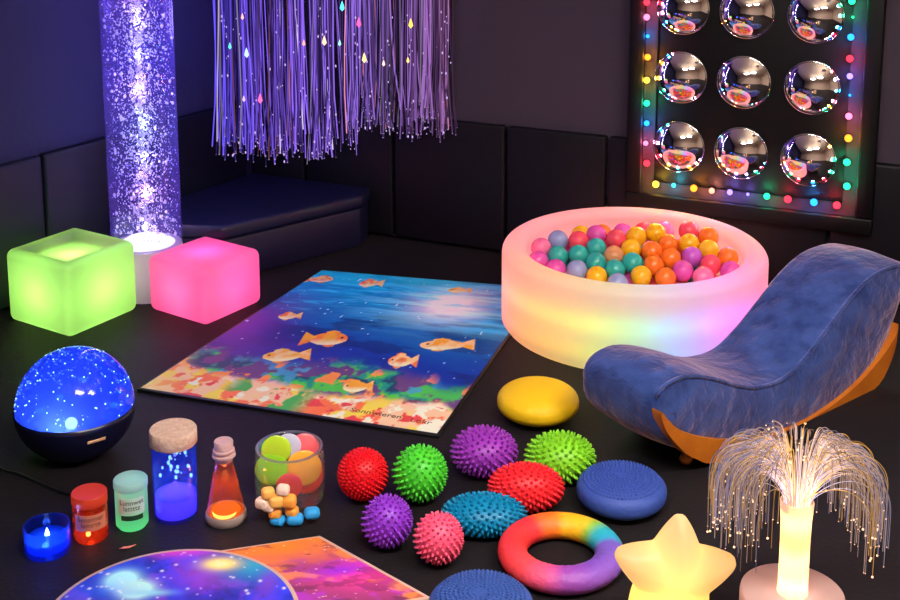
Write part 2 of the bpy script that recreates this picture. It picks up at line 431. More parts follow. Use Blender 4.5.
def loc(s, z, o=0): return dirB*(s-(sL0+sR0)/2) + nB*o + Vector((0, 0, z-zb0))
fw = .075
W_ = sR0-sL0; Hh = zt0-zb0
rbox('backboard', (W_+.01, .02, Hh+.01), .003, M_frame, mp, (nB*.004+Vector((0, 0, Hh/2))), 2, 0, RM)
for (w, h, s, z) in ((W_+2*fw, fw, (sL0+sR0)/2, zb0-fw/2), (W_+2*fw, fw, (sL0+sR0)/2, zt0+fw/2), (fw, Hh, sL0-fw/2, (zb0+zt0)/2), (fw, Hh, sR0+fw/2, (zb0+zt0)/2)):
    rbox('frame_bar', (w, .06, h), .008, M_frame, mp, loc(s, z, .012), 3, 0, RM)
M_strip = pbr('bulb strip', srgb(40, 36, 44), .6, spec=.2)
g = G()
for (w, h, s, z) in ((W_, .055, (sL0+sR0)/2, zb0+.028), (W_, .055, (sL0+sR0)/2, zt0-.028), (.055, Hh-.11, sL0+.028, (zb0+zt0)/2), (.055, Hh-.11, sR0-.028, (zb0+zt0)/2)):
    g.box(loc(s, z, .018), (w, .008, h), R.to_3x3())
g.build('bulb_strip', M_strip, mp, smooth=False)
dr = 26*mpp(wp(744, 80)); print('dome r', dr)
RB = Matrix(((dirB.x, 0, nB.x, 0), (dirB.y, 0, nB.y, 0), (0, 1, 0, 0), (0, 0, 0, 1)))
for z in rowz:
    for s in colx:
        prof = [(0, dr*.42)]; 
        Rs = (dr*dr+(dr*.42)**2)/(2*dr*.42)
        prof = [(dr*math.sin(PI/2*q/14), 0) for q in range(15)]
        prof = [(r, math.sqrt(Rs*Rs-r*r)-(Rs-dr*.42)) for r, _ in prof]
        d = G().lathe(prof, 48, cap=False, M=Matrix.Translation(loc(s, z, .02)) @ RB).build('dome_mirror', M_mirror, mp)
        G().lathe([(dr, 0), (dr*1.035, .0), (dr*1.035, .006), (dr, .007)], 48, cap=False, M=Matrix.Translation(loc(s, z, .016)) @ RB).build('mirror_rim', M_chrome, d)
bulbs = [(647, 2, 'r', 1), (647, 17, 'p', 1), (648, 36, 'b', .6), (648, 57, 'o', 1), (647, 80, 'y', 1), (647, 103, 'g', 1), (647, 123, 'b', .9), (646, 143, 'p', .8), (647, 163, 'r', 1), (656, 184, 'y', 1.1),
         (674, 185, 'c', .7), (694, 188, 'o', 1.1), (712, 190.5, 's', .9), (730, 192, 'v', .9), (748, 194, 'v', .5), (767, 196, 'g', 1), (788, 199, 'r', 1.1), (814, 202, 'b', 1.1), (837, 205, 'r', 1.1),
         (847, 186, 'g', 1.05), (847, 162, 'g', 1.05), (848.5, 138, 'o', 1.1), (849, 116, 'p', 1), (850, 95, 'b', .4), (850, 76, 'v', .9), (850, 58.5, 'r', 1.05), (851, 37, 'b', 1), (853, 17, 'g', .4), (852, 1, 'g', 1)]
bc = dict(r=(1, .03, .06), p=(1, .18, .4), b=(.02, .3, 1), o=(1, .3, .02), y=(1, .6, .05), g=(.02, .75, .3), c=(.05, .7, .9), s=(1, .3, .2), v=(.3, .2, 1))
bm_ = {}
for k_, c in bc.items(): bm_[k_] = emis('bulb '+k_, c, 3.0)
def bulb(p, k_, s):
    r = .015*s
    o = G().sphere(p, r, 12, 8).build('bulb', bm_[k_], mp)
for x, y, k_, s in bulbs:
    a, z = sz(x, y, .085); bulb(loc(a, z, .034), k_, s)
    light('bulb_light', loc(a, z, .05), 1.9*s*s, bc[k_], .01, mp)
n = 0
for k_ in 'rgbopyv':
    n += 1; bulb(loc(sL0+W_*n/8, zt0-.03, .034), k_, 1)

# ------------------------------------------------------------------ ball pit
fp = at(630, 377); PR = 133*mpp(fp)
for _ in range(4):
    c = fp + away(fp)*PR; PR = 131.5*mpp(Vector((c.x, c.y, .35)))
cP = fp + away(fp)*PR
PZ = zat(cP + away(cP)*PR, 204.5); print('pit', cP, PR, PZ)
pit = empty('ball_pit', cP, 'round soft ball pit glowing peach yellow and violet beside the blue lounger', 'ball pit')
th = .105; ri = PR-th; br = .035
prof = [(0, .04), (ri-.02, .04), (ri, .06)]
for q in range(9):
    a = PI*q/8; 
prof += [(ri, PZ-.045)] + [(ri+th/2-th/2*math.cos(PI*q/12), PZ-.045+.045*math.sin(PI*q/12)) for q in range(1, 12)] + [(PR, PZ-.045), (PR, .02), (PR-.015, 0), (0, 0)]
M_foam = glowshell('pit foam', (.92, .88, .88), .62, .02)
G().lathe(prof, 96, cap=False).build('foam_wall', M_foam, pit)
sal = (1, .3, .2); pinkc = (1, .25, .3)
stops = [(-180, pinkc), (-100, (1, .22, .22)), (-68, sal), (-50, (1, .4, .05)), (-28, (1, .62, .0)), (-12, (.45, .9, .02)), (2, (.08, .8, .2)), (14, (.05, .5, .8)), (26, (.12, .22, 1)), (40, (.6, .1, 1)), (55, (1, .08, .6)), (75, (1, .17, .3)), (110, sal), (180, pinkc)]
bd = math.atan2(-cP.y, -cP.x)
N = 48
for i in range(N):
    a = -180+360*i/N; c = ramp(stops, a); g_ = bd+math.radians(a); rr = PR-th*.45
    lum = .3*c[0]+.6*c[1]+.1*c[2]
    for z_, w_ in ((.08, .075), (.20, .11)): light('pit_light', (rr*math.cos(g_), rr*math.sin(g_), z_), w_/(.3+lum), c, .03, pit)
for i in range(32):
    g_ = 2*PI*i/32; rr = PR-th*.5
    light('pit_rim_light', (rr*math.cos(g_), rr*math.sin(g_), PZ-.06), .05, (1, .22, .11), .02, pit)

BC = dict(teal=(.03, .42, .36), yellow=(1, .5, .01), orange=(1, .2, .015), magenta=(.75, .09, .42), coral=(.95, .08, .12), tan=(.7, .3, .12), lilac=(.3, .35, .6), violet=(.55, .1, .55), pink=(1, .2, .4))
BM = {k_: pbr(k_+' ball plastic', c, .22, spec=.5, sss=.15) for k_, c in BC.items()}
balls = [(546, 254, 'magenta', 'far left magenta ball half against the pit wall'), (540, 250, 'pink', 'pink ball pressed against the left pit wall'),
 (559, 246, 'lilac', 'greyish lilac ball at the left of the heap, behind the leftmost teal ball'), (577, 243, 'coral', 'coral ball at the back left between lilac and magenta'),
 (597, 237, 'magenta', 'tall standing magenta ball at the back left of the heap'), (617, 242, 'coral', 'red coral ball beside the back yellow balls'),
 (561, 257, 'teal', 'leftmost teal ball in the heap'), (578, 259, 'teal', 'larger second teal ball from the left'), (596, 250, 'teal', 'teal ball just below the back magenta ball'),
 (594, 263, 'teal', 'teal ball in the middle of the teal cluster'), (612, 268, 'teal', 'teal ball in front, behind the foam rim'), (631, 263, 'teal', 'rightmost teal ball next to the orange ones'),
 (617, 254, 'tan', 'tan ball surrounded by teal balls'), (592, 273, 'yellow', 'front left yellow ball half hidden by the rim'), (640, 273, 'yellow', 'front centre yellow ball half hidden by the rim'),
 (637, 238, 'yellow', 'upper left ball of the back yellow cluster'), (658, 236, 'yellow', 'topmost yellow ball at the back'), (640, 252, 'yellow', 'yellow ball below the back yellow cluster'),
 (656, 250, 'orange', 'orange ball in the centre just right of the lower yellow one'), (653, 263, 'orange', 'orange ball at the centre front, right of the teal ones'), (669, 260, 'orange', 'deep orange ball in the centre'),
 (685, 246, 'yellow', 'big yellow ball right of the orange cluster'), (671, 247, 'orange', 'orange ball behind the deep orange one'), (708, 244, 'orange', 'orange ball at the back right'),
 (730, 253, 'orange', 'far right orange ball near the pit wall'), (699, 259, 'violet', 'large violet ball at the right'), (684, 270, 'magenta', 'magenta ball at the front right behind the rim'),
 (714, 260, 'coral', 'coral ball right of the violet one'), (720, 251, 'yellow', 'yellow ball between the two right orange balls'), (702, 272, 'pink', 'pink ball at the front right beside the rim'),
 (667, 275, 'orange', 'orange ball at the front edge under the rim'), (616, 277, 'lilac', 'pale lilac ball at the front edge under the rim'), (576, 270, 'lilac', 'pale ball at the front left edge under the rim'),
 (727, 264, 'magenta', 'magenta ball low at the right wall of the pit'), (691, 237, 'coral', 'coral ball at the back behind the big yellow one'), (560, 266, 'magenta', 'magenta ball low at the left wall of the pit')]
bR = 10.6*mpp(Vector((cP.x, cP.y, .3)))
# the heap leans up towards the back of the pit
aw = away(cP); sl_ = .36
def heapz(p): 
    return PZ-.085 + sl_*((p-Vector((cP.x, cP.y, 0))).dot(aw)) - .02
nrm = Vector((-aw.x*sl_, -aw.y*sl_, 1)).normalized(); o0 = Vector((cP.x, cP.y, PZ-.105))
pos = [onplane(x, y, o0, nrm) for x, y, _, _ in balls]
for _ in range(120):                                   # let the balls push one another apart
    for i in range(len(pos)):
        for j in range(i):
            d = pos[i]-pos[j]; 
            if d.length < 2*bR and d.length > 1e-6:
                m_ = d.normalized()*(2*bR-d.length)*.5; m_.z *= .6; pos[i] = pos[i]+m_; pos[j] = pos[j]-m_
        h = pos[i]-cP; h.z = 0
        if h.length > ri-bR-.002: h2 = h.normalized()*(ri-bR-.002); pos[i] = Vector((cP.x+h2.x, cP.y+h2.y, pos[i].z))
        tz = o0.z - (nrm.x*(pos[i].x-o0.x)+nrm.y*(pos[i].y-o0.y))/nrm.z
        pos[i].z += (tz-pos[i].z)*.08
pme = {}
for (x, y, k_, lab), p in zip(balls, pos):
    if k_ not in pme:
        o = G().sphere((0, 0, 0), bR, 28, 16).build('play_ball', BM[k_]); pme[k_] = o; q = o
    else: q = pme[k_].copy(); COL.objects.link(q)
    q.location = p; tag(q, lab + ', in the round glowing pit' if len(lab.split()) < 10 else lab, 'ball', 'plastic balls in the ball pit')
# the layer beneath, seen through the gaps
cnt = 0; below = []
ks = ['magenta', 'orange', 'yellow', 'teal', 'pink', 'coral']
for i in range(-6, 7):
    for j in range(-6, 7):
        h = Vector(((i+.5*(j % 2))*bR*2.08, j*bR*1.8, 0))
        if h.length > ri-bR-.004: continue
        p = Vector((cP.x+h.x, cP.y+h.y, 0)); p.z = max(.04+bR+.003, heapz(p)-bR*1.7)
        if any((p-q).length < 1.9*bR for q in pos): 
            p.z = max(.04+bR+.003, p.z-bR*.7)
            if any((p-q).length < 1.75*bR for q in pos): continue
        if any((p-q).length < 1.95*bR for q in below): continue
        below.append(p); q = pme[ks[(i*5+j*3) % 6]].copy(); COL.objects.link(q); q.location = p
        tag(q, 'plastic ball of the lower layer showing in the gaps of the heap', 'ball', 'balls of the lower layer in the ball pit')

# ------------------------------------------------------------------ light cubes
def lightcube(fl_, ll_, rl_, ytop, name_lab, col, lights, recess):
    f_, l_, r_ = at(*fl_), at(*ll_), at(*rl_)
    c = (l_+r_)/2; side = ((f_-l_).length+(f_-r_).length)/2
    e = (r_-f_).normalized()+ Vector((-(l_-f_).normalized().y*-1, 0, 0))*0
    a1 = math.atan2((r_-f_).y, (r_-f_).x); a2 = math.atan2((l_-f_).y, (l_-f_).x)-PI/2; rz = (a1+a2)/2
    c = f_ + Vector((math.cos(rz+PI/4), math.sin(rz+PI/4), 0))*side/math.sqrt(2)
    h = zat(f_, ytop)
    print('cube', c, side, h, math.degrees(a1), math.degrees(a2))
    t = empty('light_cube', c, name_lab, 'light cube', None, rz)
    bm = bmesh.new(); bmesh.ops.create_cube(bm, size=1); bmesh.ops.scale(bm, vec=(side, side, h), verts=bm.verts); bmesh.ops.translate(bm, vec=(0, 0, h/2), verts=bm.verts)
    top = [f for f in bm.faces if f.normal.z > .9]
    bmesh.ops.bevel(bm, geom=list(bm.edges), offset=.035, segments=6, profile=.5, affect='EDGES')
    if recess:
        top = max((f for f in bm.faces if f.normal.z > .99), key=lambda f: f.calc_area())
        r = bmesh.ops.inset_region(bm, faces=[top], thickness=.008)
        for q, dz_ in ((.02, -.016), (.02, -.022), (.02, -.008)):
            bmesh.ops.inset_region(bm, faces=[top], thickness=q)
            bmesh.ops.translate(bm, vec=(0, 0, dz_), verts=top.verts)
    bmobj('cube_shell', bm, glowshell(name_lab[:12], col, .7, .03), t, True, None, 60)
    for (x, y, z, p, cc) in lights: light('cube_light', (x*side, y*side, z*h), p, cc, .05, t)
    return t, side, h
lightcube((70, 340), (4, 321), (140, 311), 266, 'glowing yellow green light cube at the left, with a dished top', (.7, .9, .55),
          [(0, 0, .5, 1.7, (.04, 1, .16))]+[(x, y, .48, .42, (1, .9, .3)) for x, y in ((-.26, 0), (.26, 0), (0, -.26), (0, .26))]+[(0, 0, .76, .3, (1, .95, .2))], True)
lightcube((206, 328), (146, 310), (263, 303), 271, 'glowing pink light cube right of the green one', (1, .6, .8), [(0, 0, .5, 2.6, (1, .03, .26)), (0, 0, .72, .12, (1, .25, .7)), (-.24, 0, .42, .22, (1, .5, .4)), (0, -.24, .42, .14, (1, .3, .5)), (.24, 0, .45, .1, (1, .3, .5))], False)

# ------------------------------------------------------------------ painted mats
def vnoise(x, y, seed=0):
    rg = np.random.default_rng(seed); T = rg.random((256, 256))
    xi = np.floor(x).astype(int); yi = np.floor(y).astype(int); fx = x-xi; fy = y-yi
    fx = fx*fx*(3-2*fx); fy = fy*fy*(3-2*fy)
    g = lambda a, b: T[a % 256, b % 256]
    return (g(xi, yi)*(1-fx)+g(xi+1, yi)*fx)*(1-fy)+(g(xi, yi+1)*(1-fx)+g(xi+1, yi+1)*fx)*fy
def fbm(x, y, seed=0, o=4):
    s = 0; a = .5; t = 0
    for i in range(o): s = s+a*vnoise(x*2**i, y*2**i, seed+i); t += a; a *= .55
    return s/t
def sstep(a, b, x): 
    t = np.clip((x-a)/(b-a), 0, 1); return t*t*(3-2*t)
def mixc(c, d, m): return c*(1-m[..., None])+np.array(d)*m[..., None]
def quadmat(name, Q, nu, nv, z, t, paint, parent, matl, edge):
    """Q: front-left, front-right, back-right, back-left"""
    us = np.linspace(0, 1, nu); vs = np.linspace(0, 1, nv); U, V = np.meshgrid(us, vs, indexing='ij')
    q = [np.array(p)[:2] for p in Q]
    X = ((1-U)*(1-V))[..., None]*q[0]+(U*(1-V))[..., None]*q[1]+(U*V)[..., None]*q[2]+((1-U)*V)[..., None]*q[3]
    verts = np.concatenate([X.reshape(-1, 2), np.full((nu*nv, 1), z+t)], 1)
    idx = np.arange(nu*nv).reshape(nu, nv)
    f = np.stack([idx[:-1, :-1], idx[1:, :-1], idx[1:, 1:], idx[:-1, 1:]], -1).reshape(-1, 4)
    me = bpy.data.meshes.new(name); me.from_pydata(verts.tolist(), [], f.tolist()); me.update()
    o = link(name, me, matl, parent, False); setcol(o, paint(U, V).reshape(-1, 3)); return o
S = lambda r, g, b: np.array(srgb(r, g, b))
def paint_sea(U, V):
    n1 = fbm(U*4, V*9, 1); n2 = fbm(U*14, V*18, 5); n3 = fbm(U*6+3, V*30, 9); n4 = fbm(U*9, V*9, 14)
    c = np.zeros(U.shape+(3,)); vv = V+.10*(n1-.5)
    c[:] = S(10, 45, 140)
    c = mixc(c, S(6, 122, 185), sstep(.40, .8, vv+.15*(U-.4)))
    c = mixc(c, S(20, 175, 225), sstep(.55, .95, vv+.25*(U-.6))*sstep(.4, .6, n3)*.8)
    c = mixc(c, S(30, 175, 190), sstep(.86, 1.0, vv)*.6*(1-sstep(.5, 1, U)))
    c = mixc(c, S(8, 28, 90), sstep(.5, .62, fbm(U*5, V*16, 30))*.6*(1-sstep(.6, .85, V)))
    c = mixc(c, S(95, 50, 150), np.exp(-((U-.04)/.13)**2-((V-.52)/.2)**2)*.85)
    c = mixc(c, S(70, 40, 130), np.exp(-((U-.2)/.2)**2-((V-.35)/.09)**2)*.6)
    # sun glare
    g = np.exp(-((U-.70)/.13)**2-((V-.80)/.11)**2); st = np.exp(-((U-.72)/.3)**2-((V-.80)/.16)**2)*sstep(.42, .62, fbm(U*5, V*40, 77))
    c = mixc(c, S(120, 215, 245), np.clip(st*1.0, 0, 1)); c = mixc(c, S(255, 235, 240), np.clip(g*1.15*(.7+.6*(n2-.3)), 0, 1))
    # light streaks
    c = mixc(c, S(60, 190, 230), sstep(.62, .74, fbm(U*7, V*55, 41))*sstep(.55, .8, V)*.6)
    # weed and coral bed
    e = .30+.10*(fbm(U*6, V*2, 20)-.5)*2
    bed = sstep(e+.03, e-.06, V)
    w = fbm(U*13, V*14, 22, 5)
    bc_ = np.zeros_like(c); bc_[:] = S(25, 60, 90)
    bc_ = mixc(bc_, S(20, 130, 110), sstep(.42, .5, w)); bc_ = mixc(bc_, S(70, 175, 60), sstep(.54, .6, w)*(1-sstep(.75, 1, U)*.3))
    bc_ = mixc(bc_, S(90, 60, 110), sstep(.55, .62, fbm(U*10+5, V*12, 60))); bc_ = mixc(bc_, S(60, 140, 180), sstep(.6, .66, fbm(U*12, V*15+3, 66))*.8)
    bc_ = mixc(bc_, S(225, 130, 60), sstep(.6, .66, fbm(U*15+9, V*15, 70)))
    c = c*(1-bed[..., None])+bc_*bed[..., None]
    # sand and shells at the near edge
    e2 = .125+.05*(fbm(U*7, V*0, 25)-.5)*2+.06*np.exp(-((U-.0)/.15)**2); sd = sstep(e2+.02, e2-.03, V)
    w2 = fbm(U*16, V*16, 33, 5); s_ = np.zeros_like(c); s_[:] = S(245, 180, 140)
    s_ = mixc(s_, S(250, 195, 70), sstep(.5, .58, w2)); s_ = mixc(s_, S(232, 105, 60), sstep(.56, .64, fbm(U*14+7, V*18, 37)))
    s_ = mixc(s_, S(255, 215, 190), sstep(.55, .65, fbm(U*22, V*22, 39))); s_ = mixc(s_, S(200, 60, 60), sstep(.62, .68, fbm(U*18, V*20, 44)))
    s_ = mixc(s_, S(60, 150, 70), sstep(.58, .64, fbm(U*11+2, V*11, 49))*sstep(.2, .3, U)*(1-sstep(.5, .6, U)))
    c = c*(1-sd[..., None])+s_*sd[..., None]
    c = mixc(c, S(250, 190, 90), sstep(.16, .02, U+V*.5)*.6)
    # small bright specks
    c = mixc(c, S(220, 240, 255), sstep(.93, .97, vnoise(U*70, V*60, 88))*.6*(V > .25)*(n4 > .5))
    # fish
    for (cx, cy, L_, hh, ang, tail, c1, c2) in FISH:
        ca, sa = math.cos(ang), math.sin(ang)
        x = ((U-cx)*ca+(V-cy)*ASP*sa)/L_; y = (-(U-cx)*sa+(V-cy)*ASP*ca)/hh
        x = x*tail
        wob = .12*(fbm(U*30, V*30, 91)-.5)
        body = (x/.36-(.1))**2+(y/.5)**2 < 1+wob*3
        tl = (x > .28)&(x < .56)&(np.abs(y) < (x-.22)*1.7)
        fin = (np.abs(x-.02) < .14)&(y > .35)&(y < .72-.9*np.abs(x-.02))
        fin2 = (np.abs(x+.02) < .1)&(y < -.35)&(y > -.66+.9*np.abs(x+.02))
        m = (body | tl | fin | fin2).astype(float)
        cc = mixc(np.zeros_like(c)+np.array(c1), c2, sstep(.42, .6, fbm(U*35, V*30, 95)+.15*(y)))
        cc = mixc(cc, S(255, 235, 200), sstep(.1, -.45, y)*body*.6)
        cc = mixc(cc, S(60, 30, 30), ((x+.2)**2*9+(y-.1)**2 < .006).astype(float))
        c = c*(1-m[..., None])+cc*m[..., None]
    return np.clip(c*1.45, 0, 1)
Q = [at(141, 391), at(437, 437), at(541, 291), at(322, 273)]
def uvof(px, py):
    p = at(px, py); u = v = .5
    for _ in range(30):
        X = Q[0]*(1-u)*(1-v)+Q[1]*u*(1-v)+Q[2]*u*v+Q[3]*(1-u)*v
        du = (Q[1]-Q[0])*(1-v)+(Q[2]-Q[3])*v; dv = (Q[3]-Q[0])*(1-u)+(Q[2]-Q[1])*u
        e = p-X; det = du.x*dv.y-du.y*dv.x
        u += (e.x*dv.y-e.y*dv.x)/det; v += (du.x*e.y-du.y*e.x)/det
    return u, v
wid = (Q[1]-Q[0]).length; ASP = ((Q[3]-Q[0]).length+(Q[2]-Q[1]).length)/2/wid
OR, YE, PK, PA = srgb(222, 112, 50), srgb(226, 150, 40), srgb(222, 110, 80), srgb(228, 178, 120)
FISH = []
for (x, y, w, h, tail, c1, c2, a) in [(323, 282, 32, 8, -1, PA, PK, 0), (368, 286, 28, 9, 1, PA, PK, .1), (287, 319, 26, 9, 1, OR, PA, .2), (331, 342, 52, 17, -1, OR, YE, -.05), (280, 359, 54, 15, 1, YE, PA, .25),
                                   (440, 348, 62, 13, 1, YE, PA, .05), (399, 364, 34, 16, 1, OR, PA, 0), (354, 390, 34, 14, 1, PA, YE, .1), (457, 293, 26, 6, 1, YE, PA, 0)]:
    u0, v0 = uvof(x-w/2, y); u1, v1 = uvof(x+w/2, y); u, v = uvof(x, y); _, va = uvof(x, y-h/2); _, vb = uvof(x, y+h/2)
    ang = math.atan2((v1-v0)*ASP, u1-u0)
    FISH.append((u, v, math.hypot(u1-u0, (v1-v0)*ASP), abs(va-vb)*ASP*.8, ang+a*.5, tail, c1, c2))
M_print = pbr('printed mat', (1, 1, 1), .5, spec=.3, vcol='paint')
o_ = Q[0]
mat1 = empty('ocean_play_mat', (o_.x, o_.y, 0), 'printed mat of orange fish over a blue coral reef, in mid floor', 'play mat')
ctr_ = sum(Q, Vector())/4; rel = [(p-o_) for p in Q]; cr = ctr_-o_
prism('mat_backing', [(cr+(p-cr)*1.018)[:2] for p in rel], 0, .012, M_black, mat1, .003)
quadmat('printed_top', rel, 420, 360, 0, .0135, paint_sea, mat1, M_print, None)

def text(s, size, matl, parent, Mx, wrap=None, ext=.0004):
    cu_ = bpy.data.curves.new('lettering', 'FONT'); cu_.body = s; cu_.size = size; cu_.extrude = ext; cu_.align_x = 'CENTER'; cu_.align_y = 'CENTER'; cu_.resolution_u = 3
    to = bpy.data.objects.new('tmp', cu_); COL.objects.link(to); bpy.context.view_layer.update()
    me = bpy.data.meshes.new_from_object(to.evaluated_get(bpy.context.evaluated_depsgraph_get())); bpy.data.objects.remove(to)
    for v in me.vertices:
        if wrap: 
            r = wrap+v.co.z; a = v.co.x/wrap; v.co = Vector((r*math.sin(a), -r*math.cos(a), v.co.y))
        v.co = Mx @ v.co
    return link('lettering', me, matl, parent, False)
M_ink = pbr('dark brown ink', srgb(90, 50, 30), .7)
ax = (rel[1]-rel[0]).normalized(); ay = Vector((-ax.y, ax.x, 0))
def onmat(px, py, s, size, rz=0):
    p = at(px, py)-o_; Mx = Matrix(((ax.x, ay.x, 0, p.x), (ax.y, ay.y, 0, p.y), (0, 0, 1, .0142), (0, 0, 0, 1)))
    text(s, size, M_ink, mat1, Mx, None, .0002)
onmat(376, 417, 'Sonnwieren', .042); onmat(421, 425, 'Lokr', .042)

# galaxy mats
def stars(U, V, c, seed, dens, asp=1):
    rg = np.random.default_rng(seed)
    for i in range(dens):
        x, y = rg.random(2); r = rg.choice([.0025, .0035, .005]); m = np.exp(-(((U-x))**2+((V-y)*asp)**2)/r**2)*rg.uniform(.5, 1)
        c = mixc(c, (1, .95, 1), m)
    return c
def paint_neb(U, V):     # U to the left along the back edge, V towards the viewer
    n = fbm(U*4, V*4, 101); n2 = fbm(U*8+3, V*8, 111); n3 = fbm(U*5+8, V*5, 121)
    c = np.zeros(U.shape+(3,)); c[:] = S(130, 50, 95)
    c = mixc(c, S(235, 120, 30), sstep(.42, .02, V+(n-.5)*.4))
    c = mixc(c, S(150, 45, 175), sstep(.45, .65, n2)*.8*sstep(.2, .45, V)); c = mixc(c, S(240, 60, 150), np.exp(-((V-.62)/.2)**2-((U-.0)/.28)**2)*1.0*sstep(.2, .6, n+.2))
    c = mixc(c, S(245, 130, 40), sstep(.55, .68, n3)*.75); c = mixc(c, S(120, 30, 200), np.exp(-((V-.5)/.08)**2-((U-.14)/.14)**2)*.8)
    c = mixc(c, S(70, 30, 60), sstep(.56, .66, fbm(U*9, V*9, 131))*.5)
    return np.clip(stars(U, V, c*1.25, 5, 90), 0, 1)
qa = at(320, 538.5); q1 = at(230, 552); q2 = at(432, 601)
d1 = (q1-qa).normalized(); d2 = (q2-qa).normalized()
print('neb', d1.dot(d2), (q2-qa).length)
L2 = (q2-qa).length*1.0; L1_ = .6
Qn = [qa, qa+d1*L1_, qa+d1*L1_+d2*L2, qa+d2*L2]
m2 = empty('nebula_mat', (qa.x, qa.y, 0), 'square cream-edged mat printed with an orange and purple nebula, partly under the round galaxy mat', 'play mat')
reln = [p-qa for p in Qn]; cn = sum(reln, Vector())/4
prism('mat_backing', [(cn+(p-cn)*1.0)[:2] for p in reln], 0, .010, M_cream, m2, .002)
quadmat('printed_top', [cn+(p-cn)*.955 for p in reln], 260, 260, 0, .0112, paint_neb, m2, M_print, None)
# round galaxy mat
cR = at(169, 630); RR = 131*mpp(cR)
m3 = empty('galaxy_mat', (cR.x, cR.y, .0125), 'round mat printed with a blue violet galaxy and a pale figure, at the bottom left', 'play mat')
G().lathe([(0, 0), (RR-.002, 0), (RR, .002), (RR, .007), (RR-.002, .009), (0, .009)], 96, cap=False).build('mat_backing', M_cream, m3, sharp=50)
nr, na = 150, 420; rs = np.linspace(.002, RR*.962, nr); as_ = np.linspace(0, 2*PI, na, endpoint=False)
Rg, Ag = np.meshgrid(rs, as_, indexing='ij'); X = Rg*np.cos(Ag); Y = Rg*np.sin(Ag)
vv = np.stack([X, Y, np.full_like(X, .0102)], -1).reshape(-1, 3); idx = np.arange(nr*na).reshape(nr, na)
f = np.stack([idx[:-1], idx[1:], np.roll(idx[1:], -1, 1), np.roll(idx[:-1], -1, 1)], -1).reshape(-1, 4)
me = bpy.data.meshes.new('printed_top'); me.from_pydata(vv.tolist(), [], f.tolist()); me.update()
o = link('printed_top', me, M_print, m3, False)
Wx, Wy = X+cR.x, Y+cR.y
U, V = X/RR, Y/RR
n = fbm(U*2.2+5, V*2.2+5, 201); n2 = fbm(U*4+9, V*4+2, 211); n3 = fbm(U*9+9, V*9+2, 221)
c = np.zeros(U.shape+(3,)); c[:] = S(28, 40, 175)
c = mixc(c, S(50, 60, 235), sstep(.4, .65, n)); c = mixc(c, S(110, 50, 205), sstep(.5, .68, n2)*.8); c = mixc(c, S(15, 20, 110), sstep(.55, .7, n3)*.5)
def spot(px, py, rx, ry, col, a=1.0):
    global c
    p = at(px, py); s = mpp(p); c = mixc(c, col, np.clip(np.exp(-((Wx-p.x)/(rx*s))**2-((Wy-p.y)/(ry*s*1.7))**2)*a, 0, 1))
spot(180, 556, 34, 7, S(235, 60, 190), 1.0); spot(205, 580, 26, 16, S(150, 60, 190), .8); spot(255, 572, 30, 14, S(20, 150, 190), 1.0); spot(268, 590, 10, 14, S(120, 60, 200), .8)
spot(110, 578, 30, 12, S(25, 70, 235), .8); spot(221, 571, 16, 5.5, S(255, 225, 110), 1.5); spot(221, 571, 9, 3, S(255, 240, 170), 1.2)
spot(122, 588, 13, 8, S(170, 240, 250), 3); spot(136, 597, 14, 7, S(190, 245, 235), 3); spot(150, 600, 20, 3, S(150, 220, 230), .9)
spot(95, 600, 40, 10, S(30, 90, 240), .6)
rg = np.random.default_rng(3)
for i in range(160):
    a = rg.random()*2*PI; r = RR*math.sqrt(rg.random()); s = rg.choice([.0022, .003, .0045]); x, y = r*math.cos(a), r*math.sin(a)
    c = mixc(c, (1, .97, 1), np.exp(-((X-x)**2+(Y-y)**2)/s**2)*rg.uniform(.5, 1))
setcol(o, np.clip(c, 0, 1).reshape(-1, 3))

# ------------------------------------------------------------------ lounger
N0 = at(712, 461); F0 = at(637, 424); Wd = F0-N0; Wd.z = 0; WW = Wd.length; Wd.normalize()
Sd = Vector((Wd.y, -Wd.x, 0)); Sd = Sd if Sd.x > 0 else -Sd
print('lounger', N0, WW, Wd, Sd)
def prof(pts):
    r = []
    for x, y in pts:
        q = onplane(x, y, N0, Wd); r.append(((q-N0).dot(Sd), q.z))
    return r
def catmull(P_, n, closed=True):
    out = []; m = len(P_)
    rng_ = range(m) if closed else range(m-1)
    for i in rng_:
        if closed: a, b, c_, d = P_[i-1], P_[i], P_[(i+1) % m], P_[(i+2) % m]
        else: a, b, c_, d = P_[max(i-1, 0)], P_[i], P_[i+1], P_[min(i+2, m-1)]
        for k in range(n):
            t = k/n; out.append(tuple(.5*((2*b[j])+(-a[j]+c_[j])*t+(2*a[j]-5*b[j]+4*c_[j]-d[j])*t*t+(-a[j]+3*b[j]-3*c_[j]+d[j])*t**3) for j in range(len(b))))
    if not closed: out.append(P_[-1])
    return out
topE = [(655, 412), (656, 400), (663, 388), (676, 379), (691, 375), (713, 377), (739, 384.5), (761, 386), (786, 377), (808, 355), (830, 326), (851, 298), (873, 276), (893, 266), (905, 264), (913, 266)]
botE = [(655, 420), (657, 432), (666, 443), (684, 452), (705, 456), (735, 456), (770, 450), (806, 432), (845, 403), (872, 374), (889, 340), (900, 308), (911, 280), (914, 271)]
def resamp(P_, n):
    Q_ = catmull(P_, 8, False); d = [0]
    for i in range(1, len(Q_)): d.append(d[-1]+math.dist(Q_[i], Q_[i-1]))
    out = []; j = 0
    for i in range(n):
        t = d[-1]*i/(n-1)
        while j < len(d)-2 and d[j+1] < t: j += 1
        u = (t-d[j])/max(1e-9, d[j+1]-d[j]); out.append(tuple(Q_[j][k]+(Q_[j+1][k]-Q_[j][k])*u for k in range(2)))
    return out
nP = 60
PT = resamp(prof(topE), nP); PB = resamp(prof(botE), nP)
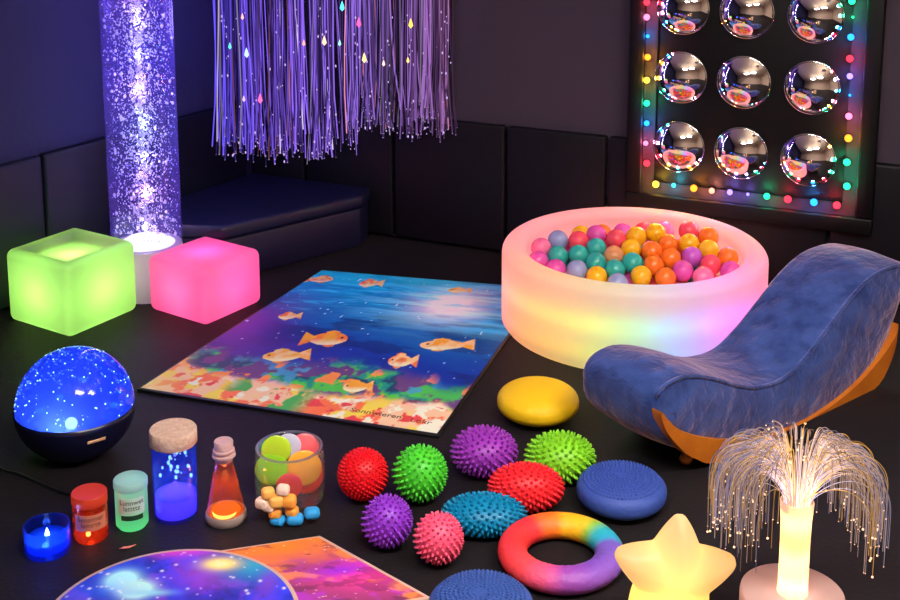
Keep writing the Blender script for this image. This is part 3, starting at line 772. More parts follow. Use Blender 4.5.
lo = empty('rocking_lounger', N0, 'blue velvet S-shaped rocking lounger on curved wooden runners, at the right of the pit', 'lounger')
er = .03
def section(e):
    """the profile drawn in by e, top row then bottom row"""
    T, B = [], []
    for i in range(nP):
        t, b = Vector(PT[i]), Vector(PB[i]); m = (t+b)/2; h = (t-b).length/2
        endd = min(i, nP-1-i)/6.0; ek = min(e, .8*h) if e > 0 else e*min(1, h/.05)
        j = i
        if endd < 1:            # draw the ends in along the spine
            k = 1-endd; a_ = (Vector(PT[7])+Vector(PB[7]))/2 if i < 10 else (Vector(PT[-8])+Vector(PB[-8]))/2
            dv = (a_-m); m2 = m+dv.normalized()*min(max(e, 0)*k, dv.length*.6); t = t+(m2-m); b = b+(m2-m); m = m2
        T.append(m+(t-m)*max(.05, 1-ek/max(h, 1e-4))); B.append(m+(b-m)*max(.05, 1-ek/max(h, 1e-4)))
    return T+B[::-1]
sts = []
for q in range(8):
    a = PI/2*q/7; sts.append((er*(1-math.sin(a)), er*(1-math.cos(a))))
mid = [(-.014*math.sin(PI*t), er+(WW-2*er)*t) for t in (.12, .25, .38, .5, .62, .75, .88)]
sts = [(er+.07, -.016), (er+.03, -.010)]+sts+mid+[(i_, WW-w_) for i_, w_ in sts[::-1]]+[(er+.03, WW+.010), (er+.07, WW+.016)]
v = []; f = []; n = 2*nP
for e, w in sts:
    for p_ in section(e): v.append(Sd*p_[0]+Wd*w+Vector((0, 0, p_[1])))
for i in range(len(sts)-1):
    for k in range(n): f.append((i*n+k, i*n+(k+1) % n, (i+1)*n+(k+1) % n, (i+1)*n+k))
for base in (0, (len(sts)-1)*n):
    for i in range(nP-1): f.append((base+i, base+i+1, base+n-2-i, base+n-1-i))
M_velvet = pbr('crushed blue velvet', srgb(30, 54, 112), .75, spec=.2, bump=(14, .8, .35), vary=(14, srgb(56, 80, 144)), sheen=.85, sheencol=(1, .66, .74))
for nd in M_velvet.node_tree.nodes:
    if nd.type == 'BSDF_PRINCIPLED': nd.inputs['Sheen Roughness'].default_value = .35
mesh('cushion', v, f, M_velvet, lo)
pp = [Sd*PT[i][0]+Wd*.006+Vector((0, 0, PT[i][1]-.006)) for i in range(2, nP-2)]
G().tube(pp, .007, 8).build('piping', M_velvet, lo)
wo = [(655, 409), (657, 421), (664, 434), (678, 449), (690, 456), (704, 460), (730, 461.7), (765, 455), (800, 441), (830, 423.5), (851, 408), (873, 382), (888, 350), (892, 322)]
wi = [(889, 334), (873, 358), (847, 386), (812, 412), (778, 428), (743, 437), (700, 435), (674, 427), (662, 417)]
PW = prof(wo+wi); PW = [(s, max(z, 0.0)) for s, z in PW]; CW = catmull(PW, 4); CW = [(s, max(z, .0)) for s, z in CW]
for w0, w1 in ((-.028, .012), (WW-.11, WW-.07)):
    smin = min(q[0] for q in CW)+(.09 if w0 > 0 else 0)
    v = [Sd*max(s, smin)+Wd*w+Vector((0, 0, z)) for w in (w0, w1) for s, z in CW]; n = len(CW)
    f = [(k, (k+1) % n, n+(k+1) % n, n+k) for k in range(n)]+[tuple(range(n)), tuple(n+k for k in range(n))[::-1]]
    mesh('wooden_runner', v, f, M_wood, lo, True, None, 40)
p = at(686, 462)-N0
G().lathe([(0, 0), (.018, 0), (.024, .012), (.018, .026), (0, .03)], 16, cap=False, ox=p.x, oy=p.y).build('stop_foot', M_wood, lo)

# ------------------------------------------------------------------ sensory balls and discs
def ico_dirs(n):
    ga = PI*(3-math.sqrt(5)); out = []
    for i in range(n):
        z = 1-2*(i+.5)/n; r = math.sqrt(1-z*z); out.append(Vector((r*math.cos(ga*i), r*math.sin(ga*i), z)))
    return out
def spiky(px, py, w, h, b, col, lab, name, nsp=190, slen=.14, sw=.05, blunt=.5, cat='sensory ball', grp=None, dq=1.0):
    """b: height to width of the body; body radius a incl. spikes = w/2"""
    c, a = restball(px, py, w, b)
    rb = a/(1+slen); t = (rb*b)
    c.z = (rb+slen*rb)*b
    o = empty(name, (c.x, c.y, 0), lab, cat, grp)
    g = G().sphere((0, 0, c.z), rb, 32, 20, (1, 1, b))
    for i, d in enumerate(ico_dirs(nsp)):
        p0 = Vector((d.x*rb, d.y*rb, d.z*rb*b)); nn = Vector((d.x, d.y, d.z/b)).normalized(); d2 = (nn+d*.5).normalized()
        L_ = slen*rb; s = sw*rb
        q0 = p0-d2*L_*.3; q1 = p0+d2*L_*.9
        if q1.z+c.z < .002: q1.z = .002-c.z
        up = Vector((0, 0, c.z))
        g.tube([q0+up, p0+d2*L_*.45+up, q1+up, q1+d2*L_*.12+up], s, 6, (1.5, 1.0, .8*blunt*1.6, .3))
    if dq != 1:
        u_ = away(c); g.v = [tuple(Vector(q)-u_*(Vector(q).dot(u_)*(1-dq))) for q in g.v]
    m = pbr(lab[:18], col, .42, spec=.3, sss=.05)
    g.build('ball_body', m, o)
    return o
spiky(363, 474, 52, 0, 1, (.75, .005, .012), 'small bright red ball with short fine nubs, left of the green spiky ball', 'spiky_ball', 420, .07, .045)
spiky(420, 473, 57, 0, 1, (.07, .58, .03), 'small green spiky ball between the red ball and the purple dome', 'spiky_ball', 230, .13, .055)
spiky(387, 521, 53, 0, 1, (.25, .035, .52), 'small purple spiky ball beside the pink one', 'spiky_ball', 230, .13, .055)
spiky(438.5, 538, 52, 0, 1, (.95, .10, .2), 'small pink spiky ball at the front of the group', 'spiky_ball', 230, .13, .055)
spiky(484, 451, 69, 51, .68, (.30, .035, .42), 'large flattened purple spiky dome behind the red one', 'spiky_dome', 260, .13, .045, cat='sensory dome', dq=.88)
spiky(560, 457, 73, 52, .66, (.22, .6, .02), 'large flattened lime green spiky dome', 'spiky_dome', 280, .14, .045, cat='sensory dome', dq=.82)
spiky(526, 487, 78, 52, .60, (.85, .02, .03), 'large flattened red nubby cushion behind the rainbow ring', 'spiky_dome', 340, .09, .045, cat='sensory dome', dq=.66)
spiky(484, 514.5, 88, 45, .42, (.0, .2, .38), 'wide flat teal blue nubby cushion left of the rainbow ring', 'spiky_dome', 340, .08, .04, cat='sensory dome', dq=.63)

def disc(px, py, w, k_, lab, name, col, cat, dots, ex=2.6):
    c, a = restball(px, py, w, k_)
    o = empty(name, (c.x, c.y, 0), lab, cat)
    hz = a*k_; pf = []
    for q in range(33):
        th_ = -PI/2+PI*q/32; cx_ = abs(math.cos(th_))**(2/ex); sz_ = math.copysign(abs(math.sin(th_))**(2/ex), th_)
        pf.append((a*cx_, hz+hz*sz_))
    pf[0] = (0, 0); pf[-1] = (0, 2*hz)
    g = G().lathe(pf, 72, cap=False)
    if dots:
        for ring_ in range(2, 11):
            rr = a*ring_*.083; n_ = int(ring_*6.3)
            zz = hz+hz*max(0, 1-(rr/a)**ex)**(1/ex)
            for i in range(n_): g.sphere((rr*math.cos(2*PI*(i+.5*(ring_ % 2))/n_), rr*math.sin(2*PI*(i+.5*(ring_ % 2))/n_), zz+a*.004), a*.032, 6, 4)
    bmp = (90, .12) if not dots else (70, .2)
    g.build('disc_body', pbr(lab[:16], col, .55, spec=.35, bump=bmp), o); return o
disc(538, 401, 82, .42, 'smooth yellow round cushion in front of the ball pit', 'sensory_disc', (1, .6, .006), 'sensory disc', False, 2.3)
disc(621.5, 490, 90, .36, 'blue textured round disc between the lounger and the star lamp', 'sensory_disc', (.03, .07, .33), 'sensory disc', True)
disc(481, 607, 106, .32, 'blue textured disc cut off at the bottom edge, right of the nebula mat', 'sensory_disc', (.03, .08, .3), 'sensory disc', True)

# rainbow ring
c, a = restball(561, 553.5, 127, .17); rt = a*.235; Rr = a-rt; vt = rt*.85
ringo = empty('sensory_ring', (c.x, c.y, 0), 'rainbow coloured ring with an embossed front, left of the star lamp', 'sensory ring')
g = G(); v = []; f = []; cols_ = []; nA, nT = 180, 28
rst = [(-180, (.85, .03, .03)), (-128, (.9, .03, .04)), (-112, (.95, .14, .02)), (-92, (.95, .2, .01)), (-80, (.95, .42, .01)), (-55, (.85, .5, .01)), (-40, (.25, .5, .05)), (-25, (.02, .42, .45)), (-8, (.02, .35, .55)), (3, (.15, .09, .45)), (60, (.18, .06, .42)), (92, (.28, .05, .35)), (112, (.75, .08, .2)), (135, (.88, .06, .07)), (180, (.85, .03, .03))]
for i in range(nA):
    A_ = -PI+2*PI*i/nA      # 0 = right, -90 = back, 90 = front
    cc = ramp(rst, math.degrees(A_))
    for k in range(nT):
        T_ = 2*PI*k/nT; rr = rt
        if math.sin(T_) > -.3 and (0 < math.degrees(A_) < 160): rr *= 1+.022*((vnoise(np.array(i*.55), np.array(k*.8), 3)) > .5)
        q = Rr+rr*math.cos(T_); v.append((q*math.cos(A_), -q*math.sin(A_), vt+rr*.85*math.sin(T_)+.0)); cols_.append(cc)
for i in range(nA):
    for k in range(nT): f.append((i*nT+k, ((i+1) % nA)*nT+k, ((i+1) % nA)*nT+(k+1) % nT, i*nT+(k+1) % nT))
o = mesh('ring_body', v, f, pbr('rainbow rubber', (1, 1, 1), .5, spec=.4, vcol='paint', bump=(60, .2)), ringo); setcol(o, cols_)

# ------------------------------------------------------------------ star lamp
fS = at(671, 633); s = mpp(fS); print('star', fS, s)
cz = 62*s*.99; st = empty('star_lamp', fS+away(fS)*.03, 'glowing yellow star shaped lamp at the bottom, right of the rainbow ring', 'star lamp', None, -math.radians(-4))
Ro = 68*s; 
def starr(a):
    k_ = (a % (2*PI/5))/(2*PI/5); k_ = abs(k_*2-1)      # 1 at tip
    # rounded tips and valleys
    base = .60+.40*(k_**1.55); 
    return Ro*(base-.055*max(0, (k_-.86)/.14)**2)
v = []; f = []; nA = 160; KS = [math.sin(PI/2*q/16) for q in range(0, 17)]
for side in (1, -1):
    for ki, kk in enumerate(KS[1:] if side == 1 else KS[1:-1]):
        for i in range(nA):
            a = 2*PI*i/nA+PI/2+PI/5+math.radians(-6); r = starr(a-PI/2+math.radians(6)+PI/5+PI/5)
            tipk = (r/Ro)
            dd = .40*Ro*math.sqrt(max(0, 1-kk**2.2))*(1.0) * (1 - .0*tipk)
            v.append((r*kk*math.cos(a), -side*dd, cz+r*kk*math.sin(a)))
nf = len(KS)-1
v.append((0, -.40*Ro, cz)); v.append((0, .40*Ro, cz)); c0, c1 = len(v)-2, len(v)-1
fr = lambda k, i: k*nA+(i % nA); bk = lambda k, i: (nf*nA+k*nA+(i % nA)) if k < nf-1 else fr(nf-1, i)
for i in range(nA):
    f.append((c0, fr(0, i), fr(0, i+1))); f.append((c1, bk(0, i+1), bk(0, i)))
    for k in range(nf-1):
        f.append((fr(k, i), fr(k+1, i), fr(k+1, i+1), fr(k, i+1))); f.append((bk(k, i), bk(k, i+1), bk(k+1, i+1), bk(k+1, i)))
so = mesh('star_shell', v, f, glowshell('star plastic', (1, .9, .72), .7, .02), st)
zm = min(q[2] for q in v); so.location.z = -zm
light('star_light', (-.02, 0, cz*.62-zm), .75, (1, .64, .1), .05, st); light('star_light', (0, 0, cz*1.2-zm), .35, (1, .52, .16), .05, st)

# ------------------------------------------------------------------ fibre optic fountain lamp
bF = at(789, 655); rF = 53.5*mpp(Vector((bF.x, bF.y, .1))); cF = bF+away(bF)*rF
zt = zat(cF+away(cF)*rF, 563); print('fountain', cF, rF, zt)
fl2 = empty('fibre_lamp', cF, 'fibre optic fountain lamp with a pale round base at the bottom right', 'fibre optic lamp')
G().lathe([(rF*.97, 0), (rF, .01), (rF, zt-.012), (rF*.985, zt-.003), (rF*.95, zt)], 64).build('lamp_base', glowshell('lamp base plastic', (.95, .78, .74), .25), fl2, sharp=50)
light('base_light', (0, 0, zt*.8), .6, (1, .55, .4), .03, fl2)
sF = mpp(cF)
zap = zat(cF, 436); RF = 85*sF
zs = zat(cF, 500)   # where the bunch opens
G().lathe([(15*sF, zt), (14.5*sF, zt+.02), (14.5*sF, zs*.55+zt*.45), (15*sF, zs*.8+zt*.2), (16.5*sF, zs-.004), (15*sF, zs)], 32, cap=False).build('stem', glowshell('stem plastic', (1, .85, .7), .75), fl2)
for q, P_ in ((.12, .45), (.4, .3), (.8, .3)): light('stem_light', (0, 0, zt+(zs-zt)*q), P_, (1, .6, .22), .01, fl2)
fg = G(); fcol = []; tg = G()
M_ff = emis('fountain fibre', (1, 1, 1), 1, 'paint'); M_ft = emis('fountain tip', (1, .6, .36), 2)
for i in range(520):
    if i % 6: a = random.choice((0, PI))+max(-.8, min(.8, random.gauss(0, .45))); reach = RF*random.choice((random.uniform(.4, .7), random.uniform(.6, 1.0), random.uniform(.85, 1.0)))
    else: a = random.random()*2*PI; reach = RF*random.uniform(.12, .55)
    r0 = random.random()**.5*13*sF
    rr_ = reach/RF
    apex = zs + (zap-zs)*(1.04-.28*rr_*rr_)*random.choice((1, 1, random.uniform(.8, 1), random.uniform(.55, 1)))
    drop = apex - random.uniform(.45, 1.0)*(apex-zat(cF, 545))*min(1, .55+.55*rr_)
    if i % 6 == 0: drop = apex-random.uniform(.02, .2)*(apex-zs)
    x_, y_ = math.cos(a), math.sin(a)
    end_ = reach*(1+random.uniform(-.04, .03)); k1 = [(r0*1.02, zs-.03)]
    for q in range(26):
        t_ = q/25; r_ = r0 + (end_-r0)*math.sin(min(t_*1.2, 1)*PI/2)**1.35
        z_ = zs+(apex-zs)*math.sin(t_/.42*PI/2) if t_ < .42 else apex-(apex-drop)*((t_-.42)/.58)**1.8
        k1.append((r_, z_))
    dv = random.uniform(-.05, .05)
    pts = [(r*math.cos(a+dv*(j/len(k1))), r*math.sin(a+dv*(j/len(k1))), z) for j, (r, z) in enumerate(k1)]
    n0 = len(fg.v); fg.tube(pts, .34*sF, 4)
    warm = random.random()
    cc = (.55, .34, .28) if warm < .55 else ((.75, .36, .08) if warm < .78 else ((.36, .28, .36) if x_ > -.2 else (.30, .25, .42)))
    br = random.uniform(.3, 1.4)
    nv_ = len(fg.v)-n0; fcol += [tuple(q*br*(3.2 if j < nv_*.2 else (2.0 if j < nv_*.4 else (1.0 if j < nv_*.6 else .7))) for q in cc) for j in range(nv_)]
    if random.random() < .5: tg.sphere(pts[-1], random.choice((.55, .7, 1.2))*sF, 6, 4)
o = fg.build('fibres', M_ff, fl2); setcol(o, fcol); tag(o, kind='stuff')
tag(tg.build('fibre_tips', M_ft, fl2), kind='stuff')
light('fountain_glow', (0, 0, zs+.02), .3, (1, .7, .6), .02, fl2)

# ------------------------------------------------------------------ star projector
cD, rD = restball(75, 404, 120, .86); zc = rD*.84; print('projector', cD, rD)
pr = empty('star_projector', (cD.x, cD.y, 0), 'blue glowing star projector dome in a black bowl base, at the left edge', 'star projector')
pf = [(rD*math.cos(-t)*.985, zc-rD*.9*math.sin(t)) for t in [PI/2*.78*(1-q/12) for q in range(13)]]
pf = [(pf[0][0]*.6, pf[0][1]-.0)] + pf + [(rD*.95, zc), (rD*.93, zc-.01), (rD*.5, zc-rD*.25), (0, zc-rD*.3)]
zmin = min(p[1] for p in pf); 
G().lathe(pf, 64, cap=True).build('bowl_base', pbr('projector black', srgb(12, 14, 40), .3, spec=.6), pr)
g = G()
for a in (0, 2.1, 4.2): g.lathe([(.014, 0), (.014, zmin+.02)], 12, ox=rD*.4*math.cos(a-1.2), oy=rD*.4*math.sin(a-1.2))
g.build('rubber_feet', M_black, pr)
M_dome = clear('blue dome', (.2, .32, 1), .5, (.07, .17, 1), 1.45, .08)
G().lathe([(rD*.965*math.cos(t), zc+rD*.965*math.sin(t)) for t in [PI/2*q/20 for q in range(21)]], 64, cap=False).build('dome', M_dome, pr)
g = G()
for i in range(330):
    d = Vector((random.gauss(0, 1), random.gauss(0, 1), abs(random.gauss(0, 1))*1.0+.02)).normalized()*rD*.955
    g.sphere(d+Vector((0, 0, zc)), rD*random.choice((.008, .011, .016)), 5, 3)
tag(g.build('star_holes', emis('star point', (.35, .6, 1), 4), pr), kind='stuff')
for (x, y, rx, rz_) in ((40, 411, .15, .05), (114, 405, .13, .06), (82, 379, .11, .03), (60, 397, .1, .05)):
    d = onplane(x, y, Vector((cD.x, cD.y, zc)), Vector((0, -1, .4)).normalized()); d = (Vector((d.x-cD.x, d.y-cD.y, d.z-zc)))
    q = d.normalized()*min(d.length, rD*.8)
    G().sphere(q+Vector((0, 0, zc)), rD*.1, 12, 8, (rx*6, .5, rz_*8)).build('light_swirl', emis('swirl', (.08, .45, 1), 1.3), pr)
G().sphere((0, -rD*.25, zc-rD*.2), rD*.10, 20, 12).build('lamp_bulb', emis('projector bulb', (.6, .75, 1), 9), pr)
light('projector_light', (0, -rD*.1, zc+rD*.1), 1.5, (.05, .16, 1), .03, pr); light('projector_light', (0, -rD*.72, zc+rD*.05), .9, (.5, .55, 1), .02, pr)
d = away(cD); a0 = math.atan2(-d.y, -d.x)+.32
rr = rD*.95; R3 = Matrix.Rotation(a0+PI/2, 4, 'Z')
o = rbox('name_plate', (.062, .004, .010), .0015, pbr('copper plate', srgb(225, 170, 120), .3, metal=.3, emit=(1, .6, .35), es=.0), pr, (rr*math.cos(a0), rr*math.sin(a0), zc-rD*.24), 2, a0+PI/2)
# power cable
cb = [at(x, y) for x, y in ((-30, 452), (0, 470), (20, 476), (45, 487), (62, 494), (75, 497))]
pts = [Vector((p[0], p[1], .006)) for p in catmull([(p.x, p.y) for p in cb], 6, False)]
tag(G().tube(pts, .005, 8).build('power_cable', M_black), 'thin black cable on the floor between the star projector and the orange candle', 'cable')

# ------------------------------------------------------------------ candles, jars, bottle
def flame(t, x, y, z, s, col, es=8):
    return G().lathe([(0, -s), (s*.55, -s*.5), (s*.5, 0), (s*.2, s*.9), (0, s*1.5)], 12, cap=False, ox=x, oy=y, oz=z).build('flame', emis('flame', col, es), t)
def topz(c, r, y): return zat(c+away(c)*r, y)
# blue tealight glass
c, r = stand(49, 563, 46); h = topz(c, r, 513)
t = empty('tealight_glass', c, 'short blue glass tealight holder, leftmost of the small lights', 'candle holder')
M_bg = clear('blue glass', (.45, .6, 1), .3, (.06, .18, 1), 1.5, .05)
G().lathe([(0, .002), (r*.93, .002), (r, .012), (r, h), (r*.93, h), (r*.93, .016), (0, .014)], 40, cap=False).build('glass_cup', M_bg, t, sharp=60)
G().lathe([(0, h*.55), (r*.9, h*.55), (r*.9, .02), (0, .02)], 32, cap=False).build('gel_wax', clear('blue gel', (.3, .45, 1), .6, (.05, .2, 1)), t, sharp=50)
flame(t, 0, 0, h*.68, .012, (.5, .8, 1), 9); light('tealight', (0, -r*.3, h*.75), .5, (.1, .3, 1), .01, t); light('tealight', (0, 0, h*.3), .22, (.08, .25, 1), .01, t)
# orange canister
c, r = stand(92, 546, 35); h = topz(c, r, 483)
t = empty('candle_canister', c, 'orange glass canister candle with a lettered label, next to the blue tealight', 'candle', None)
M_og = clear('orange glass', (1, .36, .18), .28, (1, .12, .03), 1.5, .06)
G().lathe([(0, .001), (r*.9, .001), (r*.98, .01), (r*.98, h*.8)], 40, cap=False).build('glass_body', M_og, t, sharp=60)
G().lathe([(r*.98, h*.78), (r*1.01, h*.8), (r*1.01, h*.985), (r*.97, h), (r*.5, h*.985), (0, h*.985)], 40, cap=False).build('lid', glowshell('orange lid', (.95, .25, .1), .4), t, sharp=50)
face = math.atan2(-c.y, -c.x)+PI/2    # label faces the viewer
def label(t, r, z0, z1, half, matl):
    v = []; n = 16
    for rr_ in (r*1.012, r*1.0):
        for z in (z0, z1):
            for i in range(n+1): a = face-PI/2-half+2*half*i/n; v.append((rr_*math.cos(a), rr_*math.sin(a), z))
    m = n+1; f = []
    for i in range(n): f += [(i, i+1, m+i+1, m+i), (2*m+i, 3*m+i, 3*m+i+1, 2*m+i+1), (i, 2*m+i, 2*m+i+1, i+1), (m+i, m+i+1, 3*m+i+1, 3*m+i)]
    f += [(0, m, 3*m, 2*m), (m-1, 2*m+m-1, 4*m-1, 2*m-1)]
    return mesh('paper_label', v, f, matl, t, True, None, 40)
lb = label(t, r, h*.32, h*.66, .95, pbr('orange label', srgb(205, 120, 90), .7))
Rz = Matrix.Rotation(face, 4, 'Z')
for z, s_ in ((.57, 'Sensnner'), (.45, 'lonirte')): text(s_, h*.15, pbr('brown ink', srgb(80, 25, 10), .7), lb, Matrix.Translation((0, 0, h*z)) @ Rz, r*1.014)
flame(t, 0, -r*.55, h*.2, .013, (1, .5, .2), 9); light('candle_light', (0, -r*.2, h*.5), .09, (1, .3, .1), .01, t); light('candle_light', (0, -r*.1, h*.14), .06, (1, .12, .03), .01, t)
# green canister
c, r = stand(133, 534, 34); h = topz(c, r, 470)
t = empty('candle_canister', c, 'frosted pale green canister candle with a lettered label, left of the tall jar', 'candle', None)
face = math.atan2(-c.y, -c.x)+PI/2; Rz = Matrix.Rotation(face, 4, 'Z')
G().lathe([(0, .001), (r*.8, .001), (r*.95, .012), (r*.95, h*.86)], 40, cap=False).build('glass_body', glowshell('green frost', (.6, .88, .68), .7, .08), t, sharp=60)
G().lathe([(r*.95, h*.84), (r*1.0, h*.86), (r*1.0, h*.98), (r*.95, h), (r*.5, h*.985), (0, h*.985)], 40, cap=False).build('lid', glowshell('pale lid', (.75, .95, .9), .4), t, sharp=50)
lb = label(t, r*.955, h*.40, h*.72, .85, pbr('pale label', srgb(190, 215, 195), .7))
ik = pbr('dark green ink', srgb(20, 50, 30), .7)
for z, s_ in ((.64, 'Lunnwet'), (.52, 'lattttz')): text(s_, h*.14, ik, lb, Matrix.Translation((0, 0, h*z)) @ Rz, r*.97)
label(t, r*.955, h*.27, h*.37, .7, pbr('dark label', srgb(20, 60, 30), .6)).name = 'dark_band'
light('candle_light', (0, 0, h*.1), .09, (.05, .9, .2), .01, t); light('candle_light', (0, 0, h*.75), .035, (.6, 1, .8), .01, t)
# tall jar with cork lid
c, r = stand(177, 527, 46); h = topz(c, r, 418)
t = empty('glow_jar', c, 'tall blue glowing glass jar with a wide cork lid', 'jar')
M_jb = clear('blue jar glass', (.35, .48, 1), .22, (.05, .14, 1), 1.5, .05)
G().lathe([(0, .002), (r*.88, .002), (r*.96, .014), (r*.96, h*.8), (r*.9, h*.86)], 48, cap=False).build('glass_body', M_jb, t)
G().lathe([(r*1.0, h*.84), (r*1.03, h*.85), (r*1.03, h*.985), (r*.99, h), (0, h)], 48, cap=True).build('cork_lid', M_cork, t, sharp=50)
G().lathe([(0, .01), (r*.9, .016), (r*.9, h*.26), (r*.5, h*.30), (0, h*.4)], 40, cap=False).build('glow_sand', glowshell('violet sand', (.55, .4, 1), .7, 0), t, sharp=60)
light('jar_light', (0, 0, h*.2), .3, (.42, .2, 1), .02, t); light('jar_light', (0, 0, h*.47), .3, (.45, .4, 1), .01, t); light('jar_light', (0, 0, h*.68), .15, (.1, .2, 1), .01, t)
g = G()
for i in range(28): g.sphere((random.gauss(0, .3)*r, random.gauss(0, .3)*r, h*random.uniform(.42, .8)), r*random.choice((.03, .05, .07)), 6, 4, (1, 1, 1.4))
tag(g.build('sparkles', emis('sparkle', (.5, .8, 1), 3), t), kind='stuff')
# conical bottle
c, r = stand(226.5, 530, 42); h = topz(c, r*.45, 436)
t = empty('conical_bottle', c, 'conical clear bottle with a fiery orange glow inside, right of the cork lidded jar', 'bottle')
G().lathe([(0, .022), (r*.95, .022), (r*.9, .04), (r*.42, h*.74), (r*.38, h*.80)], 48, cap=False).build('glass_body', clear('smoky glass', (.9, .75, .7), .12, (1, .25, .08), 1.5, .04), t)
G().lathe([(0, 0), (r*.92, 0), (r, .008), (r*.99, .024), (r*.93, .03), (0, .03)], 40, cap=False).build('base_dish', pbr('grey base', srgb(150, 130, 120), .6), t, sharp=50)
G().lathe([(r*.40, h*.74), (r*.42, h*.8), (r*.56, h*.81), (r*.56, h*.835), (r*.43, h*.845), (r*.43, h*.865), (r*.52, h*.87), (r*.52, h*.89), (r*.44, h*.9), (r*.46, h*.985), (r*.42, h), (0, h)], 36, cap=False).build('stopper', pbr('pinkish cork', srgb(205, 165, 160), .45, bump=(60, .3)), t, sharp=45)
G().lathe([(0, .03), (r*.86, .03), (r*.80, h*.09), (r*.6, h*.15), (r*.3, h*.19), (0, h*.21)], 32, cap=False).build('fire_glow', emis('fire', (1, .16, .01), 1.3), t)
G().lathe([(0, .032), (r*.58, .036), (r*.5, h*.07), (r*.25, h*.13), (0, h*.17)], 24, cap=False, oy=-r*.30).build('fire_core', emis('fire core', (1, .62, .12), 2.6), t)
light('fire_light', (0, -r*.1, h*.26), .10, (1, .35, .05), .02, t)
light('bottle_light', (0, 0, h*.5), .25, (1, .25, .06), .01, t)

# candy jar
c, r = stand(291, 520, 73); h = topz(c, r, 429); cJ = c.copy()
r = r*.98
jr = empty('candy_jar', c, 'wide round-shouldered clear glass jar full of coloured sweets', 'jar')
JG = [(0, .002), (r*.85, .002), (r*.97, .02), (r, .05), (r, h*.78), (r*.97, h*.88), (r*.90, h*.93), (r*.90, h*.97), (r*.94, h*.985), (r*.92, h), (r*.86, h*.99), (r*.86, h*.93), (r*.92, h*.86), (r*.965, h*.77), (r*.965, .05), (r*.9, .022), (0, .012)]
G().lathe(JG, 64, cap=False).build('glass_body', clear('jar glass', (.97, 1, 1), .09, (1, 1, 1), 1.45, .02), jr)
G().lathe([(r*.86, h*.975), (r*.90, h*.968), (r*.95, h*.978), (r*.96, h*.992), (r*.92, h*1.004), (r*.87, h*.998), (r*.86, h*.975)], 64, cap=False).build('glass_rim', clear('rim glass', (.85, .9, .9), .35, (.9, .9, .95), 1.45, .05), jr)
aw_ = away(c); sd_ = Vector((aw_.y, -aw_.x, 0))
def sweet(px, py, w, col, lab, flat, f_=0.0, grp='round coloured sweets inside the glass jar'):
    s0 = mpp(c); rad = w/2*s0
    # depth inside the jar: as near the front as the wall allows
    u = (px-291)*s0; room = max(0, (r*.86)**2-(abs(u)+rad*.9)**2)
    fw = -math.sqrt(room)+rad*flat*1.2+f_*r
    base = c+aw_*fw+sd_*u; z = zat(base, py)
    z = min(max(z, rad*.9+.016), h*.9)
    o = G().sphere((0, 0, 0), rad, 28, 18, (1, flat, 1)).build('round_sweet', pbr(lab[:14], col, .3, spec=.5, coat=.3, sss=.1))
    o.location = (base.x, base.y, z); o.rotation_euler = (-.12, 0, math.atan2(aw_.y, aw_.x)-PI/2)
    return tag(o, lab, 'sweet', grp)
sweet(273, 469, 33, (.25, .62, .01), 'green disc sweet at the left inside the jar', .16)
sweet(305, 468, 36, (1, .42, .03), 'large orange disc sweet at the right inside the jar', .16)
sweet(306, 500, 37, (1, .04, .02), 'large red disc sweet at the lower right inside the jar', .16, .12)
sweet(272, 498, 30, (.02, .28, .06), 'dark green disc sweet low at the left inside the jar', .16, .2)
sweet(278, 450, 30, (.45, .7, .02), 'yellow green disc sweet at the top left inside the jar', .2, .5)
sweet(306, 449, 32, (1, .16, .18), 'coral red disc sweet at the top right inside the jar', .2, .5)
sweet(290, 486, 26, (.8, .02, .03), 'small red disc sweet in the middle of the jar', .2, .5)
sweet(290, 441, 26, (.6, .6, .75), 'pale lilac disc sweet at the top of the jar', .2, 1.0)
sweet(268, 448, 19, (.02, .45, .28), 'teal disc sweet at the upper left of the jar', .3, .9)
sweet(315, 484, 19, (.85, .03, .05), 'small red sweet at the right wall behind the orange disc', .3, .75)
def candy(px, py, w, c1, lab, z=None, k_=.75, grp='small sweets in front of the glass jar', f_=0):
    s0 = mpp(cJ)*.97; rad = w/2*s0
    front = cJ - aw_*(r*1.0+rad*1.05+f_); n_ = Vector((aw_.x, aw_.y, 0))
    q = onplane(px, py, front, n_); q.z = max(q.z, rad*k_)
    bm = bmesh.new(); bmesh.ops.create_cube(bm, size=1); bmesh.ops.scale(bm, vec=(rad*2, rad*1.7, rad*2*k_), verts=bm.verts)
    bmesh.ops.bevel(bm, geom=list(bm.edges), offset=rad*.62, segments=6, profile=.5, affect='EDGES')
    o = bmobj('marshmallow', bm, pbr(lab[:12], c1, .5, spec=.3, sss=.2), None, True, q)
    o.rotation_euler = (0, 0, random.uniform(-.5, .5)); return tag(o, lab, 'sweet', grp)
YC, WC, OC, BL = (1, .55, .12), (.95, .72, .55), (1, .4, .06), (.03, .35, .75)
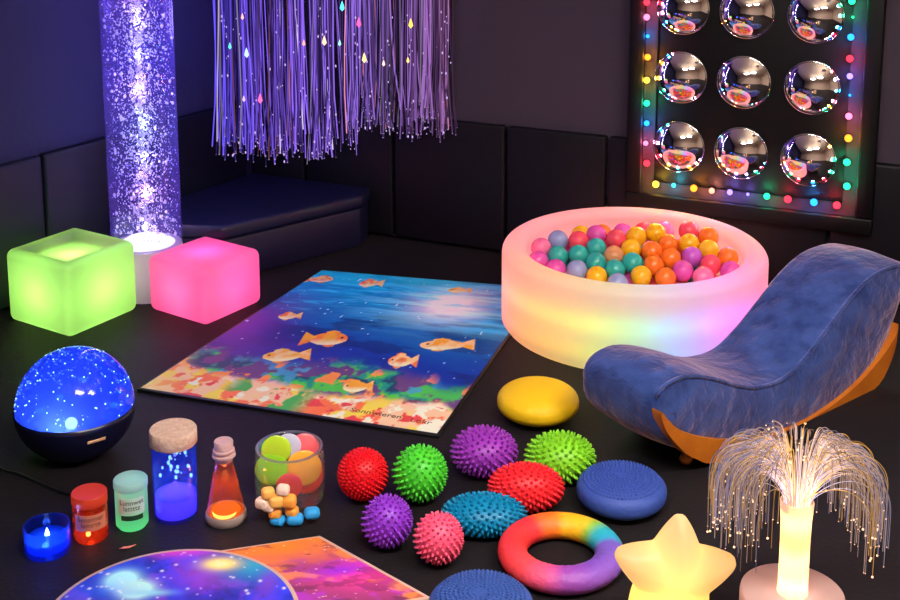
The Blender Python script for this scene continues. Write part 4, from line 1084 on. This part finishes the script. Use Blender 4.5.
for a_ in [(278, 525, 15, BL, 'light blue sweet at the left end of the blue row in front of the jar', 0, .65), (295, 520, 17, BL, 'light blue sweet in the middle of the blue row in front of the jar', 0, .65), (312, 513, 16, BL, 'light blue sweet at the right end of the blue row in front of the jar', 0, .65),
          (275, 513, 13, OC, 'orange yellow sweet on top of the left blue sweet', 0, .8), (292, 511, 13, OC, 'orange yellow sweet on top of the middle blue sweet', 0, .8), (268, 493, 13, YC, 'yellow sweet at the top of the flower-like pile', 0, .85), (262, 503, 13, WC, 'cream sweet at the left of the flower-like pile', 0, .85),
          (276, 501, 15, YC, 'yellow sweet in the centre of the flower-like pile', 0, .85), (289, 501, 15, OC, 'orange yellow sweet at the right of the flower-like pile', 0, .85), (283, 490, 13, WC, 'white sweet at the upper right of the flower-like pile', 0, .85), (269, 506, 13, WC, 'cream sweet at the bottom left of the flower-like pile', 0, .85)]:
    candy(*a_)

# scrap of pink paper
p = at(128, 548.5); bm = bmesh.new()
vs = [bm.verts.new(q) for q in ((-.025, -.004, .001), (-.012, -.010, .006), (.006, -.004, .004), (.024, .004, .010), (.018, .010, .006), (.002, .008, .002), (-.014, .004, .003))]
fc_ = bm.faces.new(vs); rr_ = bmesh.ops.extrude_face_region(bm, geom=[fc_]); bmesh.ops.translate(bm, vec=(0, 0, .0012), verts=[g for g in rr_['geom'] if isinstance(g, bmesh.types.BMVert)])
tag(bmobj('paper_scrap', bm, pbr('salmon paper', (.9, .25, .2), .6), None, False, (p.x, p.y, 0)), 'tiny salmon pink paper scrap behind the round galaxy mat', 'scrap')

# ------------------------------------------------------------------ world, view
w = bpy.data.worlds.new('world'); scene.world = w; w.use_nodes = True
w.node_tree.nodes['Background'].inputs[0].default_value = (.02, .02, .04, 1); w.node_tree.nodes['Background'].inputs[1].default_value = .5
vs_ = scene.view_settings; vs_.view_transform = 'Standard'; vs_.look = 'None'; vs_.gamma = 1; vs_.exposure = 0; vs_.use_curve_mapping = False
scene.cycles.sample_clamp_indirect = 3
